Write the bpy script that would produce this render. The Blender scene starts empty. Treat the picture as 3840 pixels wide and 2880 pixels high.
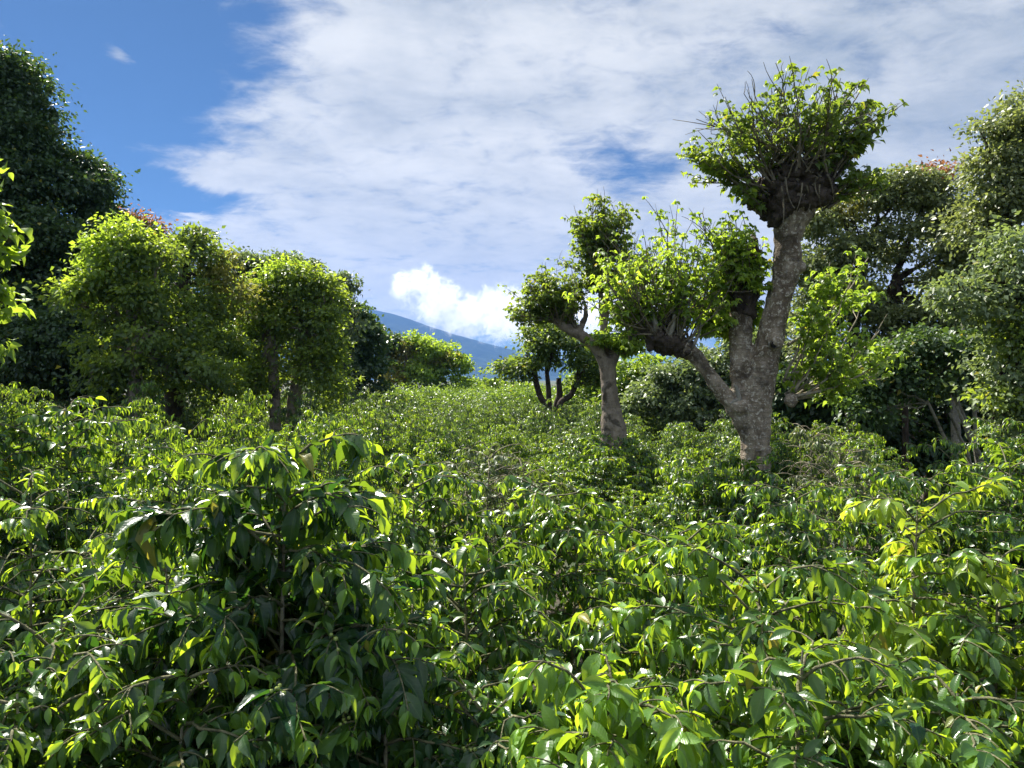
import bpy, math
import numpy as np

# ------------------------------------------------------------------ camera, sky, sun, exposure
C = bpy.context.scene.collection
scn = bpy.context.scene
CAMZ, F, HOR = 3.1, 770.0, 380.0
cd = bpy.data.cameras.new("camera"); cam = bpy.data.objects.new("camera", cd); C.objects.link(cam)
cd.sensor_width = 36; cd.lens = F / 1024 * 36; cd.clip_start = 0.05; cd.clip_end = 60000
cam.location = (0, 0, CAMZ); cam.rotation_euler = (math.radians(90) - math.atan(4 / F), 0, 0)
scn.camera = cam

SUN_AZ, SUN_EL = math.radians(-38), math.radians(50)      # azimuth from +Y towards +X
SUN_W = (math.sin(SUN_AZ) * math.cos(SUN_EL), math.cos(SUN_AZ) * math.cos(SUN_EL), math.sin(SUN_EL))
ld = bpy.data.lights.new("sun", 'SUN'); ld.energy = 5.0; ld.angle = math.radians(0.5); ld.color = (1, .95, .86)
sun = bpy.data.objects.new("sun", ld); C.objects.link(sun)
from mathutils import Vector
sun.rotation_euler = Vector(SUN_W).to_track_quat('Z', 'Y').to_euler()
sun.location = (0, 0, 50)

scn.view_settings.view_transform = 'Standard'; scn.view_settings.look = 'None'
scn.view_settings.exposure = 1.55; scn.view_settings.gamma = 1.0
scn.render.engine = 'CYCLES'
cy = scn.cycles
cy.max_bounces = 9; cy.diffuse_bounces = 4; cy.glossy_bounces = 2; cy.transmission_bounces = 4; cy.volume_bounces = 7
cy.transparent_max_bounces = 8; cy.use_denoising = True; cy.sample_clamp_indirect = 4.0
cy.volume_max_steps = 256


class NT:
    """small node-tree writer"""
    def __init__(s, nt):
        s.nt = nt; nt.nodes.clear()
    def n(s, t, **kw):
        o = s.nt.nodes.new(t)
        for k, v in kw.items():
            setattr(o, k, v)
        return o
    def put(s, sock, v):
        if isinstance(v, bpy.types.NodeSocket): s.nt.links.new(v, sock)
        elif v is not None: sock.default_value = v
    def m(s, op, a, b=None, c=None, clamp=False):
        o = s.n('ShaderNodeMath', operation=op); o.use_clamp = clamp
        for i, v in enumerate((a, b, c)):
            if v is not None: s.put(o.inputs[i], v)
        return o.outputs[0]
    def vm(s, op, a, b=None):
        o = s.n('ShaderNodeVectorMath', operation=op); s.put(o.inputs[0], a)
        if b is not None: s.put(o.inputs[1], b)
        return o.outputs[0]
    def mix(s, f, a, b, blend='MIX'):
        o = s.n('ShaderNodeMix', data_type='RGBA', blend_type=blend)
        s.put(o.inputs[0], f); s.put(o.inputs[6], a); s.put(o.inputs[7], b)
        return o.outputs[2]
    def noise(s, vec, scale, detail=4, rough=.55, dist=0.0):
        o = s.n('ShaderNodeTexNoise'); s.put(o.inputs['Vector'], vec)
        o.inputs['Scale'].default_value = scale; o.inputs['Detail'].default_value = detail
        o.inputs['Roughness'].default_value = rough; o.inputs['Distortion'].default_value = dist
        return o.outputs[0]
    def rng(s, v, a, b, c=0.0, d=1.0, smooth=True):
        o = s.n('ShaderNodeMapRange'); o.interpolation_type = 'SMOOTHSTEP' if smooth else 'LINEAR'
        s.put(o.inputs[0], v)
        for i, x in enumerate((a, b, c, d)): s.put(o.inputs[i + 1], x)
        return o.outputs[0]
    def sep(s, v):
        o = s.n('ShaderNodeSeparateXYZ'); s.put(o.inputs[0], v); return o.outputs
    def comb(s, x, y, z):
        o = s.n('ShaderNodeCombineXYZ')
        for i, v in enumerate((x, y, z)): s.put(o.inputs[i], v)
        return o.outputs[0]


def rgb(*c): return (c[0], c[1], c[2], 1)


def build_world():
    w = bpy.data.worlds.new("World"); scn.world = w; w.use_nodes = True
    T = NT(w.node_tree)
    d = T.n('ShaderNodeTexCoord').outputs['Generated']
    x, y, z = T.sep(d)
    az = T.m('ARCTAN2', x, y); el = T.m('ARCSINE', z)
    sky = T.n('ShaderNodeTexSky', sky_type='NISHITA'); sky.sun_disc = False
    sky.sun_elevation = SUN_EL; sky.sun_rotation = SUN_AZ
    sky.altitude = 1200; sky.air_density = 1.0; sky.dust_density = 0.5; sky.ozone_density = 2.5
    blue = T.mix(1.0, sky.outputs[0], rgb(.0143, .0204, .0250), 'MULTIPLY')
    # cloud sheet: noise on a high plane, so that it streaks towards the horizon
    zz = T.m('ADD', T.m('MAXIMUM', z, 0.0), .16)
    pl = T.comb(T.m('DIVIDE', x, zz), T.m('MULTIPLY', T.m('DIVIDE', y, zz), .75), 0.0)
    n1 = T.noise(pl, 1.5, 9, .6, .7)
    n2 = T.noise(T.vm('MULTIPLY', pl, (1.0, 1.9, 1.0)), 4.2, 8, .62, .35)
    pw = T.comb(az, T.m('MULTIPLY', el, 2.2), 3.3)
    n3 = T.noise(pw, 5.0, 7, .6, .9)
    wx = T.m('ADD', az, T.m('MULTIPLY', T.m('SUBTRACT', n3, .5), .16))
    wy = T.m('ADD', el, T.m('MULTIPLY', T.m('SUBTRACT', n1, .5), .10))
    blobs = [  # px, py, sx, sy, weight   (weather map; directions on the sky)
        (760, 60, 330, 120, 1.0), (420, 120, 120, 55, .8), (330, 165, 150, 36, 1.0), (700, 190, 300, 80, .85),
        (350, 70, 60, 40, .6), (420, 10, 110, 30, .7), (450, 235, 150, 22, .8), (560, 260, 150, 26, .9), (300, 240, 70, 18, .6),
        (205, 172, 70, 11, .75), (280, 205, 50, 14, .45), (930, 120, 170, 150, .9), (330, 260, 120, 40, .35),
        (134, 62, 18, 9, .75), (8, 30, 16, 10, .75), (192, 212, 15, 3, .9), (480, 290, 260, 40, 1.0), (273, 243, 14, 5, .4),
        (60, 20, 170, 90, -.7), (180, 130, 130, 50, -.5), (190, 197, 75, 14, -.9), (250, 190, 30, 8, -.3),
        (355, 222, 60, 11, -1.0), (300, 243, 45, 10, -.7), (640, 172, 65, 20, -1.3), (560, 150, 60, 14, -.6), (480, 150, 40, 12, -.4), (440, 215, 40, 6, -.5), (300, 60, 40, 90, .30), (230, 100, 70, 50, .12), (270, 20, 30, 40, -.15), (130, 64, 26, 8, .5), (150, 58, 10, 10, .4), (520, 255, 60, 6, -.35), (660, 130, 50, 10, -.4), (310, 30, 40, 30, -.25),
        (430, 330, 90, 6, 0.0)]
    cov = None
    for px, py, sx, sy, wt in blobs:
        a0 = math.atan2(px - 512, F); e0 = math.atan2(HOR - py, math.hypot(F, px - 512))
        kx = F / sx * .8 * (1 + ((px - 512) / F) ** 2); ky = F / sy * .8
        dx = T.m('MULTIPLY', T.m('SUBTRACT', wx, a0), kx); dy = T.m('MULTIPLY', T.m('SUBTRACT', wy, e0), ky)
        r2 = T.m('ADD', T.m('MULTIPLY', dx, dx), T.m('MULTIPLY', dy, dy))
        g = T.m('MULTIPLY', T.m('EXPONENT', T.m('MULTIPLY', r2, -1.0)), wt)
        cov = g if cov is None else T.m('ADD', cov, g)
    # away from the framed part the sky is half covered
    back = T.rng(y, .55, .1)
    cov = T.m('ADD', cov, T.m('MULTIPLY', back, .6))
    cov = T.m('MINIMUM', T.m('MULTIPLY', cov, .82), .88)
    n6 = T.noise(T.vm('MULTIPLY', pl, (1.0, 1.5, 1.0)), 11.0, 6, .6, .6)
    v = T.m('ADD', cov, T.m('ADD', T.m('MULTIPLY', T.m('SUBTRACT', n1, .5), 1.0), T.m('ADD', T.m('MULTIPLY', T.m('SUBTRACT', n2, .5), 1.5), T.m('MULTIPLY', T.m('SUBTRACT', n6, .5), .8))))
    mask = T.rng(v, -.02, .92)
    mask = T.m('MULTIPLY', mask, .97)
    # thickness shading of the sheet itself: bright ridges and blue-grey bellies
    n4 = T.noise(T.vm('ADD', pl, (.07, -.1, 4.0)), 2.2, 7, .58, .5)
    n5 = T.noise(T.comb(az, T.m('MULTIPLY', el, 4.0), 1.0), 4.0, 6, .55, .4)
    th = T.m('ADD', T.m('MULTIPLY', n4, .42), T.m('ADD', T.m('MULTIPLY', n5, .40), T.m('MULTIPLY', T.m('ADD', n2, n6), .16)))
    th = T.m('SUBTRACT', th, T.m('MULTIPLY', T.rng(az, .15, .6), .10))
    cl = T.mix(T.rng(th, .35, .74), rgb(.140, .164, .185), rgb(.310, .315, .310))
    horizon = T.rng(el, .30, .04)
    cl = T.mix(T.m('MULTIPLY', horizon, .75), cl, rgb(.290, .300, .300))
    over = T.m('ADD', T.rng(el, .58, 1.1, 1.0, 3.0), T.rng(y, .1, -.5, 0.0, 0.9))  # unseen clouds overhead and behind the camera, brightened as added fill light
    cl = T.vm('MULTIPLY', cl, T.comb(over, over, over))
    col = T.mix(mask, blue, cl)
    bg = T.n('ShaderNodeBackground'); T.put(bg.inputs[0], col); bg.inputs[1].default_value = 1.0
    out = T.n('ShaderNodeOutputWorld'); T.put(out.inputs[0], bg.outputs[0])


build_world()

# ------------------------------------------------------------------ helpers
def P(px, py, d):
    return np.array(((px - 512) / F * d, d, CAMZ - (py - HOR) / F * d))


def tag(o, label=None, cat=None, group=None, kind=None):
    if label: o["label"] = label
    if cat: o["category"] = cat
    if group: o["group"] = group
    if kind: o["kind"] = kind
    return o


def empty(name, loc, label=None, cat=None, group=None):
    o = bpy.data.objects.new(name, None); C.objects.link(o); o.location = loc; o.empty_display_size = .3
    return tag(o, label, cat, group)


class MB:
    """collects quads and triangles with one four-number attribute per vertex"""
    def __init__(s): s.v = []; s.q = []; s.t = []; s.a = []; s.n = 0
    def add(s, v, q=None, t=None, a=None):
        v = np.asarray(v, dtype=np.float32).reshape(-1, 3)
        s.v.append(v)
        if q is not None and len(q): s.q.append(np.asarray(q, dtype=np.int64).reshape(-1, 4) + s.n)
        if t is not None and len(t): s.t.append(np.asarray(t, dtype=np.int64).reshape(-1, 3) + s.n)
        s.a.append(np.zeros((len(v), 4), np.float32) if a is None else np.asarray(a, np.float32).reshape(-1, 4))
        s.n += len(v)
    def mesh(s, name, mat, smooth=True):
        me = bpy.data.meshes.new(name)
        V = np.concatenate(s.v) if s.v else np.zeros((0, 3), np.float32)
        Q = np.concatenate(s.q) if s.q else np.zeros((0, 4), np.int64)
        T = np.concatenate(s.t) if s.t else np.zeros((0, 3), np.int64)
        me.vertices.add(len(V)); me.vertices.foreach_set('co', V.ravel())
        nl = len(Q) * 4 + len(T) * 3; me.loops.add(nl)
        me.loops.foreach_set('vertex_index', np.concatenate([Q.ravel(), T.ravel()]).astype(np.int32))
        me.polygons.add(len(Q) + len(T))
        st = np.concatenate([np.arange(len(Q)) * 4, len(Q) * 4 + np.arange(len(T)) * 3]).astype(np.int32)
        me.polygons.foreach_set('loop_start', st)
        me.update(calc_edges=True)
        if smooth: me.polygons.foreach_set('use_smooth', np.ones(len(me.polygons), bool))
        at = me.attributes.new('lf', 'FLOAT_COLOR', 'POINT'); at.data.foreach_set('color', np.concatenate(s.a).ravel() if s.a else np.zeros(0, np.float32))
        me.materials.append(mat); me.update()
        return me
    def obj(s, name, mat, parent=None, smooth=True, rel=True):
        if parent is not None and rel:
            off = np.array(parent.location, np.float32)
            s.v = [v - off for v in s.v]
        o = bpy.data.objects.new(name, s.mesh(name, mat, smooth)); C.objects.link(o); o.parent = parent
        return o


def unit(v):
    v = np.asarray(v, float); return v / np.maximum(np.linalg.norm(v, axis=-1, keepdims=True), 1e-9)


def spline(pts, rad, k=5):
    pts = np.asarray(pts, float); rad = np.asarray(rad, float)
    if len(pts) < 3: return pts, rad
    Pp = np.vstack([2 * pts[0] - pts[1], pts, 2 * pts[-1] - pts[-2]]); Rr = np.concatenate([[rad[0]], rad, [rad[-1]]])
    op, orr = [], []
    for i in range(len(pts) - 1):
        for j in range(k):
            t = j / k; a, b, c, d = Pp[i:i + 4]
            op.append(.5 * (2 * b + (c - a) * t + (2 * a - 5 * b + 4 * c - d) * t * t + (3 * b - 3 * c + d - a) * t ** 3))
            orr.append(Rr[i + 1] * (1 - t) + Rr[i + 2] * t)
    op.append(pts[-1]); orr.append(rad[-1])
    return np.array(op), np.array(orr)


def tube(mb, pts, rad, n=6, lump=0.0, rng=None, cap=False):
    pts = np.asarray(pts, float); rad = np.asarray(rad, float); m = len(pts)
    t = unit(np.gradient(pts, axis=0))
    ref = np.array((0, 1., .13)) if abs(t[m // 2][2]) > .7 else np.array((0, 0, 1.))
    s = unit(np.cross(t, ref)); u = np.cross(s, t)
    a = np.linspace(0, 2 * np.pi, n, endpoint=False)
    R = rad[:, None] * np.ones(n)
    if lump and rng is not None:
        ph = rng.uniform(0, 6.28, 5)
        zz = np.arange(m)[:, None] * .5
        R = R * (1 + lump * (np.sin(2 * a + ph[0] + zz * .35) + .7 * np.sin(3 * a + ph[1] - zz * .6) + .6 * np.sin(5 * a + ph[2] + zz * 1.1) + .5 * np.sin(zz * 2.1 + ph[3] + a)))
    V = pts[:, None, :] + R[..., None] * (np.cos(a)[None, :, None] * s[:, None, :] + np.sin(a)[None, :, None] * u[:, None, :])
    i = np.arange(m - 1)[:, None] * n; j = np.arange(n)[None, :]; k = (j + 1) % n
    Q = np.stack([i + j, i + k, i + n + k, i + n + j], -1).reshape(-1, 4)
    V = V.reshape(-1, 3); T = None
    if cap:
        V = np.vstack([V, pts[0], pts[-1]]); jj = np.arange(n); kk = (jj + 1) % n
        T = np.vstack([np.stack([kk, jj, np.full(n, m * n)], -1), np.stack([(m - 1) * n + jj, (m - 1) * n + kk, np.full(n, m * n + 1)], -1)])
    at = np.zeros((len(V), 4)); at[:m * n, 1] = np.repeat(np.linspace(0, 1, m), n)
    mb.add(V, Q, T, at)


def leaf_template(kind):
    """unit leaf: x across, y along, z up. Returns verts, quads/tris, uv."""
    if kind == 'hi':   # long coffee leaf, wavy rim, drip tip
        ys = np.array((0, .07, .22, .40, .58, .75, .89, 1.0)); ws = np.array((.012, .07, .175, .225, .21, .145, .055, .003)); cs = np.array((-1, -.5, 0, .5, 1.))
    elif kind == 'mid':
        ys = np.array((0, .25, .6, .85, 1.0)); ws = np.array((.015, .18, .21, .10, .004)); cs = np.array((-1, 0, 1.))
    elif kind == 'heart':   # broad pointed leaflet
        ys = np.array((0, .12, .32, .55, .8, 1.0)); ws = np.array((.03, .30, .40, .31, .13, .004)); cs = np.array((-1, 0, 1.))
    elif kind == 'lo':
        V = np.array(((0, 0, 0), (-.21, .45, .05), (.21, .45, .05), (0, 1, -.12), (0, .5, 0.0)))
        T = np.array(((0, 4, 1), (0, 2, 4), (4, 3, 1), (2, 3, 4)))
        return V, None, T, np.stack([V[:, 1], V[:, 0] / .21], -1)
    elif kind == 'wide':
        V = np.array(((0, 0, 0), (-.34, .38, .06), (.34, .38, .06), (0, 1, -.10)))
        T = np.array(((0, 3, 1), (0, 2, 3)))
        return V, None, T, np.stack([V[:, 1], V[:, 0] / .34], -1)
    elif kind == 'tiny':
        V = np.array(((0, 0, 0), (-.22, .45, .05), (.22, .45, .05), (0, 1, -.10)))
        T = np.array(((0, 3, 1), (0, 2, 3)))
        return V, None, T, np.stack([V[:, 1], V[:, 0] / .22], -1)
    n, m = len(ys), len(cs)
    V = np.zeros((n, m, 3)); UV = np.zeros((n, m, 2))
    for i in range(n):
        for j in range(m):
            c = cs[j]
            V[i, j] = (ws[i] * c, ys[i], .10 * ws[i] / .2 * abs(c) * .55 + (.022 * math.sin(ys[i] * 21 + (2 if c > 0 else 0)) * abs(c) if kind == 'hi' else 0) - .19 * ys[i] ** 2)
            UV[i, j] = (ys[i], c)
    i = np.arange(n - 1)[:, None] * m; j = np.arange(m - 1)[None, :]
    Q = np.stack([i + j, i + j + 1, i + m + j + 1, i + m + j], -1).reshape(-1, 4)
    return V.reshape(-1, 3), Q, None, UV.reshape(-1, 2)


TPL = {k: leaf_template(k) for k in ('hi', 'mid', 'heart', 'lo', 'wide', 'tiny')}


def leaves(mb, p, d, nrm, L, age, kind, rng, W=1.0):
    if len(p) == 0: return
    V, Q, T, UV = TPL[kind]
    N = len(p); d = unit(d); s = unit(np.cross(d, nrm)); n = np.cross(s, d)
    L = np.broadcast_to(L, (N,)); W = np.broadcast_to(W, (N,))
    droop = rng.uniform(.8, 4.2, N)
    zc = V[None, :, 2] * np.where(V[None, :, 2] < 0, droop[:, None], 1)
    out = p[:, None, :] + L[:, None, None] * (V[None, :, 1, None] * d[:, None, :] + (V[None, :, 0] * W[:, None])[..., None] * s[:, None, :] + zc[..., None] * n[:, None, :])
    k = len(V)
    A = np.zeros((N, k, 4), np.float32)
    A[..., 0] = np.asarray(age)[:, None] if np.ndim(age) else age
    A[..., 1] = UV[None, :, 0]; A[..., 2] = UV[None, :, 1] * .5 + .5; A[..., 3] = rng.uniform(0, 1, N)[:, None]
    off = (np.arange(N) * k)[:, None, None]
    mb.add(out.reshape(-1, 3), None if Q is None else (Q[None] + off).reshape(-1, 4), None if T is None else (T[None] + off).reshape(-1, 3), A.reshape(-1, 4))


# ------------------------------------------------------------------ materials
def leaf_mat(name, old, young, tr_old, tr_young, gloss=.38, veins=False, trans=.42, bumpy=True):
    m = bpy.data.materials.new(name); m.use_nodes = True; T = NT(m.node_tree)
    at = T.n('ShaderNodeAttribute', attribute_name='lf')
    sx, sy, sz = T.sep(at.outputs['Vector'])[:3]
    rnd = at.outputs['Alpha']; info = T.n('ShaderNodeObjectInfo').outputs['Random']
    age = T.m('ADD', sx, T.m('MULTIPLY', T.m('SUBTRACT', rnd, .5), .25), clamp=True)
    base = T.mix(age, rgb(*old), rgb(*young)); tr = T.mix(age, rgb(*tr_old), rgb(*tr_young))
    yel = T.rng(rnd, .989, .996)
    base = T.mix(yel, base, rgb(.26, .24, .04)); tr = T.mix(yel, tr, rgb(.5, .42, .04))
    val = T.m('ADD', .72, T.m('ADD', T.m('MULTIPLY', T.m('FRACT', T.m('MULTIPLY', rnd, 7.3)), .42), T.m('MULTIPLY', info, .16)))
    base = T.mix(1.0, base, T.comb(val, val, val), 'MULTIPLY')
    bs = T.n('ShaderNodeBsdfPrincipled')
    if veins:
        v = T.m('ABSOLUTE', T.m('SUBTRACT', T.m('MULTIPLY', sz, 2.0), 1.0))
        rib = T.rng(v, .10, .02)
        lat = T.m('SINE', T.m('MULTIPLY', T.m('SUBTRACT', sy, T.m('MULTIPLY', v, .13)), 62.0))
        latl = T.rng(lat, .86, 1.0)
        vv = T.m('MAXIMUM', T.m('MULTIPLY', rib, .8), T.m('MULTIPLY', latl, .35))
        base = T.mix(T.m('MULTIPLY', vv, .42), base, rgb(.16, .26, .07))
        bp = T.n('ShaderNodeBump'); bp.inputs['Strength'].default_value = .22; bp.inputs['Distance'].default_value = .002
        T.put(bp.inputs['Height'], T.m('SUBTRACT', T.m('MULTIPLY', lat, -.25), rib)); T.put(bs.inputs['Normal'], bp.outputs[0])
    T.put(bs.inputs['Base Color'], base)
    T.put(bs.inputs['Roughness'], T.m('ADD', gloss, T.m('MULTIPLY', rnd, .16)))
    bs.inputs['Specular IOR Level'].default_value = .55
    tl = T.n('ShaderNodeBsdfTranslucent'); T.put(tl.inputs[0], tr)
    mx = T.n('ShaderNodeMixShader'); mx.inputs[0].default_value = trans
    T.put(mx.inputs[1], bs.outputs[0]); T.put(mx.inputs[2], tl.outputs[0])
    out = T.n('ShaderNodeOutputMaterial'); T.put(out.inputs[0], mx.outputs[0])
    return m


def bark_mat(name, a, b, lichen, scale=1.0, lich=.5, dark=None, bump=.6):
    m = bpy.data.materials.new(name); m.use_nodes = True; T = NT(m.node_tree)
    co = T.n('ShaderNodeTexCoord').outputs['Object']
    st = T.vm('MULTIPLY', co, (1, 1, .45))
    n1 = T.noise(st, 6 * scale, 8, .65); n2 = T.noise(co, 30 * scale, 6, .7); n3 = T.noise(co, 2.3 * scale, 5, .6, .5)
    rings = T.noise(T.vm('MULTIPLY', co, (.6, .6, 7.0)), 4 * scale, 5, .6)
    c = T.mix(T.rng(n1, .35, .65), rgb(*a), rgb(*b))
    c = T.mix(T.m('MULTIPLY', T.rng(rings, .55, .75), .45), c, rgb(*[x * .45 for x in a]))
    c = T.mix(T.m('MULTIPLY', T.rng(n2, .53, .60), lich), c, rgb(*lichen))
    c = T.mix(T.m('MULTIPLY', T.rng(n3, .53, .62), .75), c, rgb(*(dark or [x * .3 for x in a])))
    bs = T.n('ShaderNodeBsdfPrincipled'); T.put(bs.inputs['Base Color'], c); bs.inputs['Roughness'].default_value = .9
    bs.inputs['Specular IOR Level'].default_value = .2
    bp = T.n('ShaderNodeBump'); bp.inputs['Strength'].default_value = bump; bp.inputs['Distance'].default_value = .03
    T.put(bp.inputs['Height'], T.m('ADD', T.m('ADD', n1, T.m('MULTIPLY', n2, .5)), T.m('MULTIPLY', rings, .6))); T.put(bs.inputs['Normal'], bp.outputs[0])
    out = T.n('ShaderNodeOutputMaterial'); T.put(out.inputs[0], bs.outputs[0])
    return m


M = {}
M['coffee'] = leaf_mat('coffee_leaf', (.015, .050, .021), (.11, .22, .03), (.050, .14, .012), (.74, .98, .04), .24, True, .40)
M['coffee_yellow'] = leaf_mat('coffee_leaf_yellowing', (.04, .09, .02), (.16, .25, .03), (.14, .28, .02), (.84, .97, .05), .28, True, .42)
M['coffee_far'] = leaf_mat('coffee_leaf_far', (.019, .052, .022), (.11, .19, .03), (.07, .16, .02), (.58, .78, .05), .28, False, .36)
M['coffee_grey'] = leaf_mat('coffee_leaf_dusty', (.060, .085, .045), (.12, .17, .05), (.12, .18, .04), (.35, .45, .06), .42, False, .32)
M['ery'] = leaf_mat('pollard_leaf', (.042, .078, .028), (.12, .18, .035), (.15, .24, .025), (.46, .58, .04), .45, False, .45)
M['lime'] = leaf_mat('bright_leaf', (.055, .105, .028), (.16, .24, .035), (.18, .31, .03), (.56, .74, .05), .45, False, .48)
M['dark'] = leaf_mat('dark_leaf', (.023, .052, .022), (.052, .10, .034), (.06, .12, .02), (.17, .28, .035), .42, False, .3)
M['olive'] = leaf_mat('olive_leaf', (.095, .122, .058), (.20, .235, .10), (.15, .21, .05), (.40, .46, .09), .38, False, .35)
M['greyg'] = leaf_mat('grey_green_leaf', (.075, .11, .06), (.155, .205, .095), (.12, .19, .05), (.34, .44, .09), .40, False, .33)
M['yolive'] = leaf_mat('yellow_olive_leaf', (.10, .12, .03), (.24, .22, .05), (.2, .24, .04), (.5, .46, .06), .5, False, .4)
M['red'] = leaf_mat('rusty_leaf', (.12, .075, .035), (.24, .10, .05), (.22, .12, .03), (.40, .17, .06), .5, False, .4)
M['bark'] = bark_mat('grey_bark', (.11, .082, .056), (.31, .255, .19), (.56, .51, .42), .8, .7, (.045, .034, .024), 1.8)
M['bark_b'] = bark_mat('brown_bark', (.12, .098, .075), (.23, .19, .15), (.34, .31, .26), 1.2, .3)
M['bark_d'] = bark_mat('dark_bark', (.035, .028, .022), (.075, .058, .045), (.12, .10, .08), 1.6, .25, None, 1.0)
M['bark_p'] = bark_mat('pale_bark', (.16, .15, .12), (.26, .24, .20), (.36, .35, .31), 1.3, .4)
M['twig'] = bark_mat('twig_bark', (.10, .085, .06), (.20, .17, .12), (.3, .28, .22), 3, .3)
M['ctwig'] = bark_mat('coffee_twig_bark', (.19, .16, .11), (.34, .30, .22), (.45, .42, .34), 4, .4)


def simple_mat(name, col, rough=.6):
    m = bpy.data.materials.new(name); m.use_nodes = True; T = NT(m.node_tree)
    co = T.n('ShaderNodeTexCoord').outputs['Object']; n = T.noise(co, 60, 3)
    bs = T.n('ShaderNodeBsdfPrincipled'); T.put(bs.inputs['Base Color'], T.mix(n, rgb(*[c * .6 for c in col]), rgb(*[min(1, c * 1.3) for c in col])))
    bs.inputs['Roughness'].default_value = rough
    out = T.n('ShaderNodeOutputMaterial'); T.put(out.inputs[0], bs.outputs[0]); return m


M['cbranch'] = bark_mat('coffee_branch_bark', (.085, .088, .045), (.17, .16, .09), (.30, .28, .2), 4, .3)
M['berry'] = simple_mat('green_berry', (.26, .32, .07), .4)
M['hollow'] = simple_mat('dark_hollow', (.012, .01, .008), .95)


def ground_mat():
    m = bpy.data.materials.new('soil'); m.use_nodes = True; T = NT(m.node_tree)
    co = T.n('ShaderNodeTexCoord').outputs['Object']
    n = T.noise(co, .9, 8, .65); n2 = T.noise(co, 14, 6, .7); n3 = T.noise(co, .01, 6, .6)
    c = T.mix(T.rng(n2, .35, .65), rgb(.035, .024, .016), rgb(.10, .075, .05))
    c = T.mix(T.rng(n, .5, .62), c, rgb(.03, .055, .018))
    c = T.mix(T.rng(n3, .4, .6), c, rgb(.028, .055, .02))
    bs = T.n('ShaderNodeBsdfPrincipled'); T.put(bs.inputs['Base Color'], c); bs.inputs['Roughness'].default_value = .95
    bp = T.n('ShaderNodeBump'); bp.inputs['Distance'].default_value = .05; T.put(bp.inputs['Height'], n2); T.put(bs.inputs['Normal'], bp.outputs[0])
    out = T.n('ShaderNodeOutputMaterial'); T.put(out.inputs[0], bs.outputs[0]); return m


def hill_mat():
    m = bpy.data.materials.new('forested_slope'); m.use_nodes = True; T = NT(m.node_tree)
    co = T.n('ShaderNodeTexCoord').outputs['Object']
    n = T.noise(co, .004, 8, .65); n2 = T.noise(co, .03, 6, .7)
    c = T.mix(T.rng(n, .4, .62), rgb(.012, .030, .018), rgb(.028, .05, .026)); c = T.mix(T.m('MULTIPLY', n2, .5), c, rgb(.02, .035, .02))
    bs = T.n('ShaderNodeBsdfPrincipled'); T.put(bs.inputs['Base Color'], c); bs.inputs['Roughness'].default_value = 1
    bs.inputs['Specular IOR Level'].default_value = .1
    out = T.n('ShaderNodeOutputMaterial'); T.put(out.inputs[0], bs.outputs[0]); return m


# ------------------------------------------------------------------ setting
def wav(p, k, seed, n=5):
    r = np.random.default_rng(seed); o = 0
    for i in range(n):
        kk = r.normal(size=p.shape[-1]) * k * (1.6 ** (i * .6)); o = o + np.sin(p @ kk + r.uniform(0, 6.28)) / (1.25 ** i)
    return o / n


def build_ground():
    mb = MB()
    xs = np.sinh(np.linspace(-7.2, 7.2, 61)) / np.sinh(7.2) * 7000; ys = np.sinh(np.linspace(-5.0, 7.2, 61)) / np.sinh(7.2) * 7000
    X, Y = np.meshgrid(xs, ys); Pn = np.stack([X, Y], -1)
    Z = np.where(np.hypot(X, Y) < 150, wav(Pn, .25, 4) * .05, 0)
    n = 61; i = np.arange(n - 1)[:, None] * n; j = np.arange(n - 1)[None, :]
    mb.add(np.stack([X, Y, Z], -1), np.stack([i + j, i + j + 1, i + n + j + 1, i + n + j], -1).reshape(-1, 4))
    tag(mb.obj('ground', ground_mat()), kind='structure')


def build_mountain():
    D = 6000.0
    prof = np.array([(-900, 300), (-100, 250), (150, 262), (330, 300), (352, 304), (372, 309), (392, 313), (408, 318), (430, 326), (455, 334), (490, 344), (530, 354), (600, 366), (700, 374), (900, 380), (1900, 385)], float)
    nx, ny = 340, 90
    px = np.linspace(-700, 1500, nx); X = (px - 512) / F * D
    H = CAMZ + (HOR - np.interp(px, prof[:, 0], prof[:, 1])) / F * D
    mb = MB(); ys = np.linspace(-1, 1.0, ny)
    XX, T = np.meshgrid(X, ys)
    prof_y = np.where(T < 0, np.clip(1 + T, 0, 1) ** 1.15, np.clip(1 - T * .75, 0, 1))
    YY = D + T * np.where(T < 0, 1500, 600)
    Pn = np.stack([XX, YY], -1)
    rid = wav(Pn, .006, 8, 6) * 60 - np.abs(wav(Pn, .011, 9, 6)) * 70
    Z = H[None, :] * prof_y + rid * (prof_y * (1 - prof_y) * 3.2) + wav(Pn, .09, 3, 6) * 3.5 * np.clip(prof_y * 3, 0, 1)
    Z = np.where(T <= -.999, -2, Z)
    i = np.arange(ny - 1)[:, None] * nx; j = np.arange(nx - 1)[None, :]
    mb.add(np.stack([XX, YY, Z], -1), np.stack([i + j, i + j + 1, i + nx + j + 1, i + nx + j], -1).reshape(-1, 4))
    tag(mb.obj('mountain', hill_mat()), kind='structure')


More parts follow.
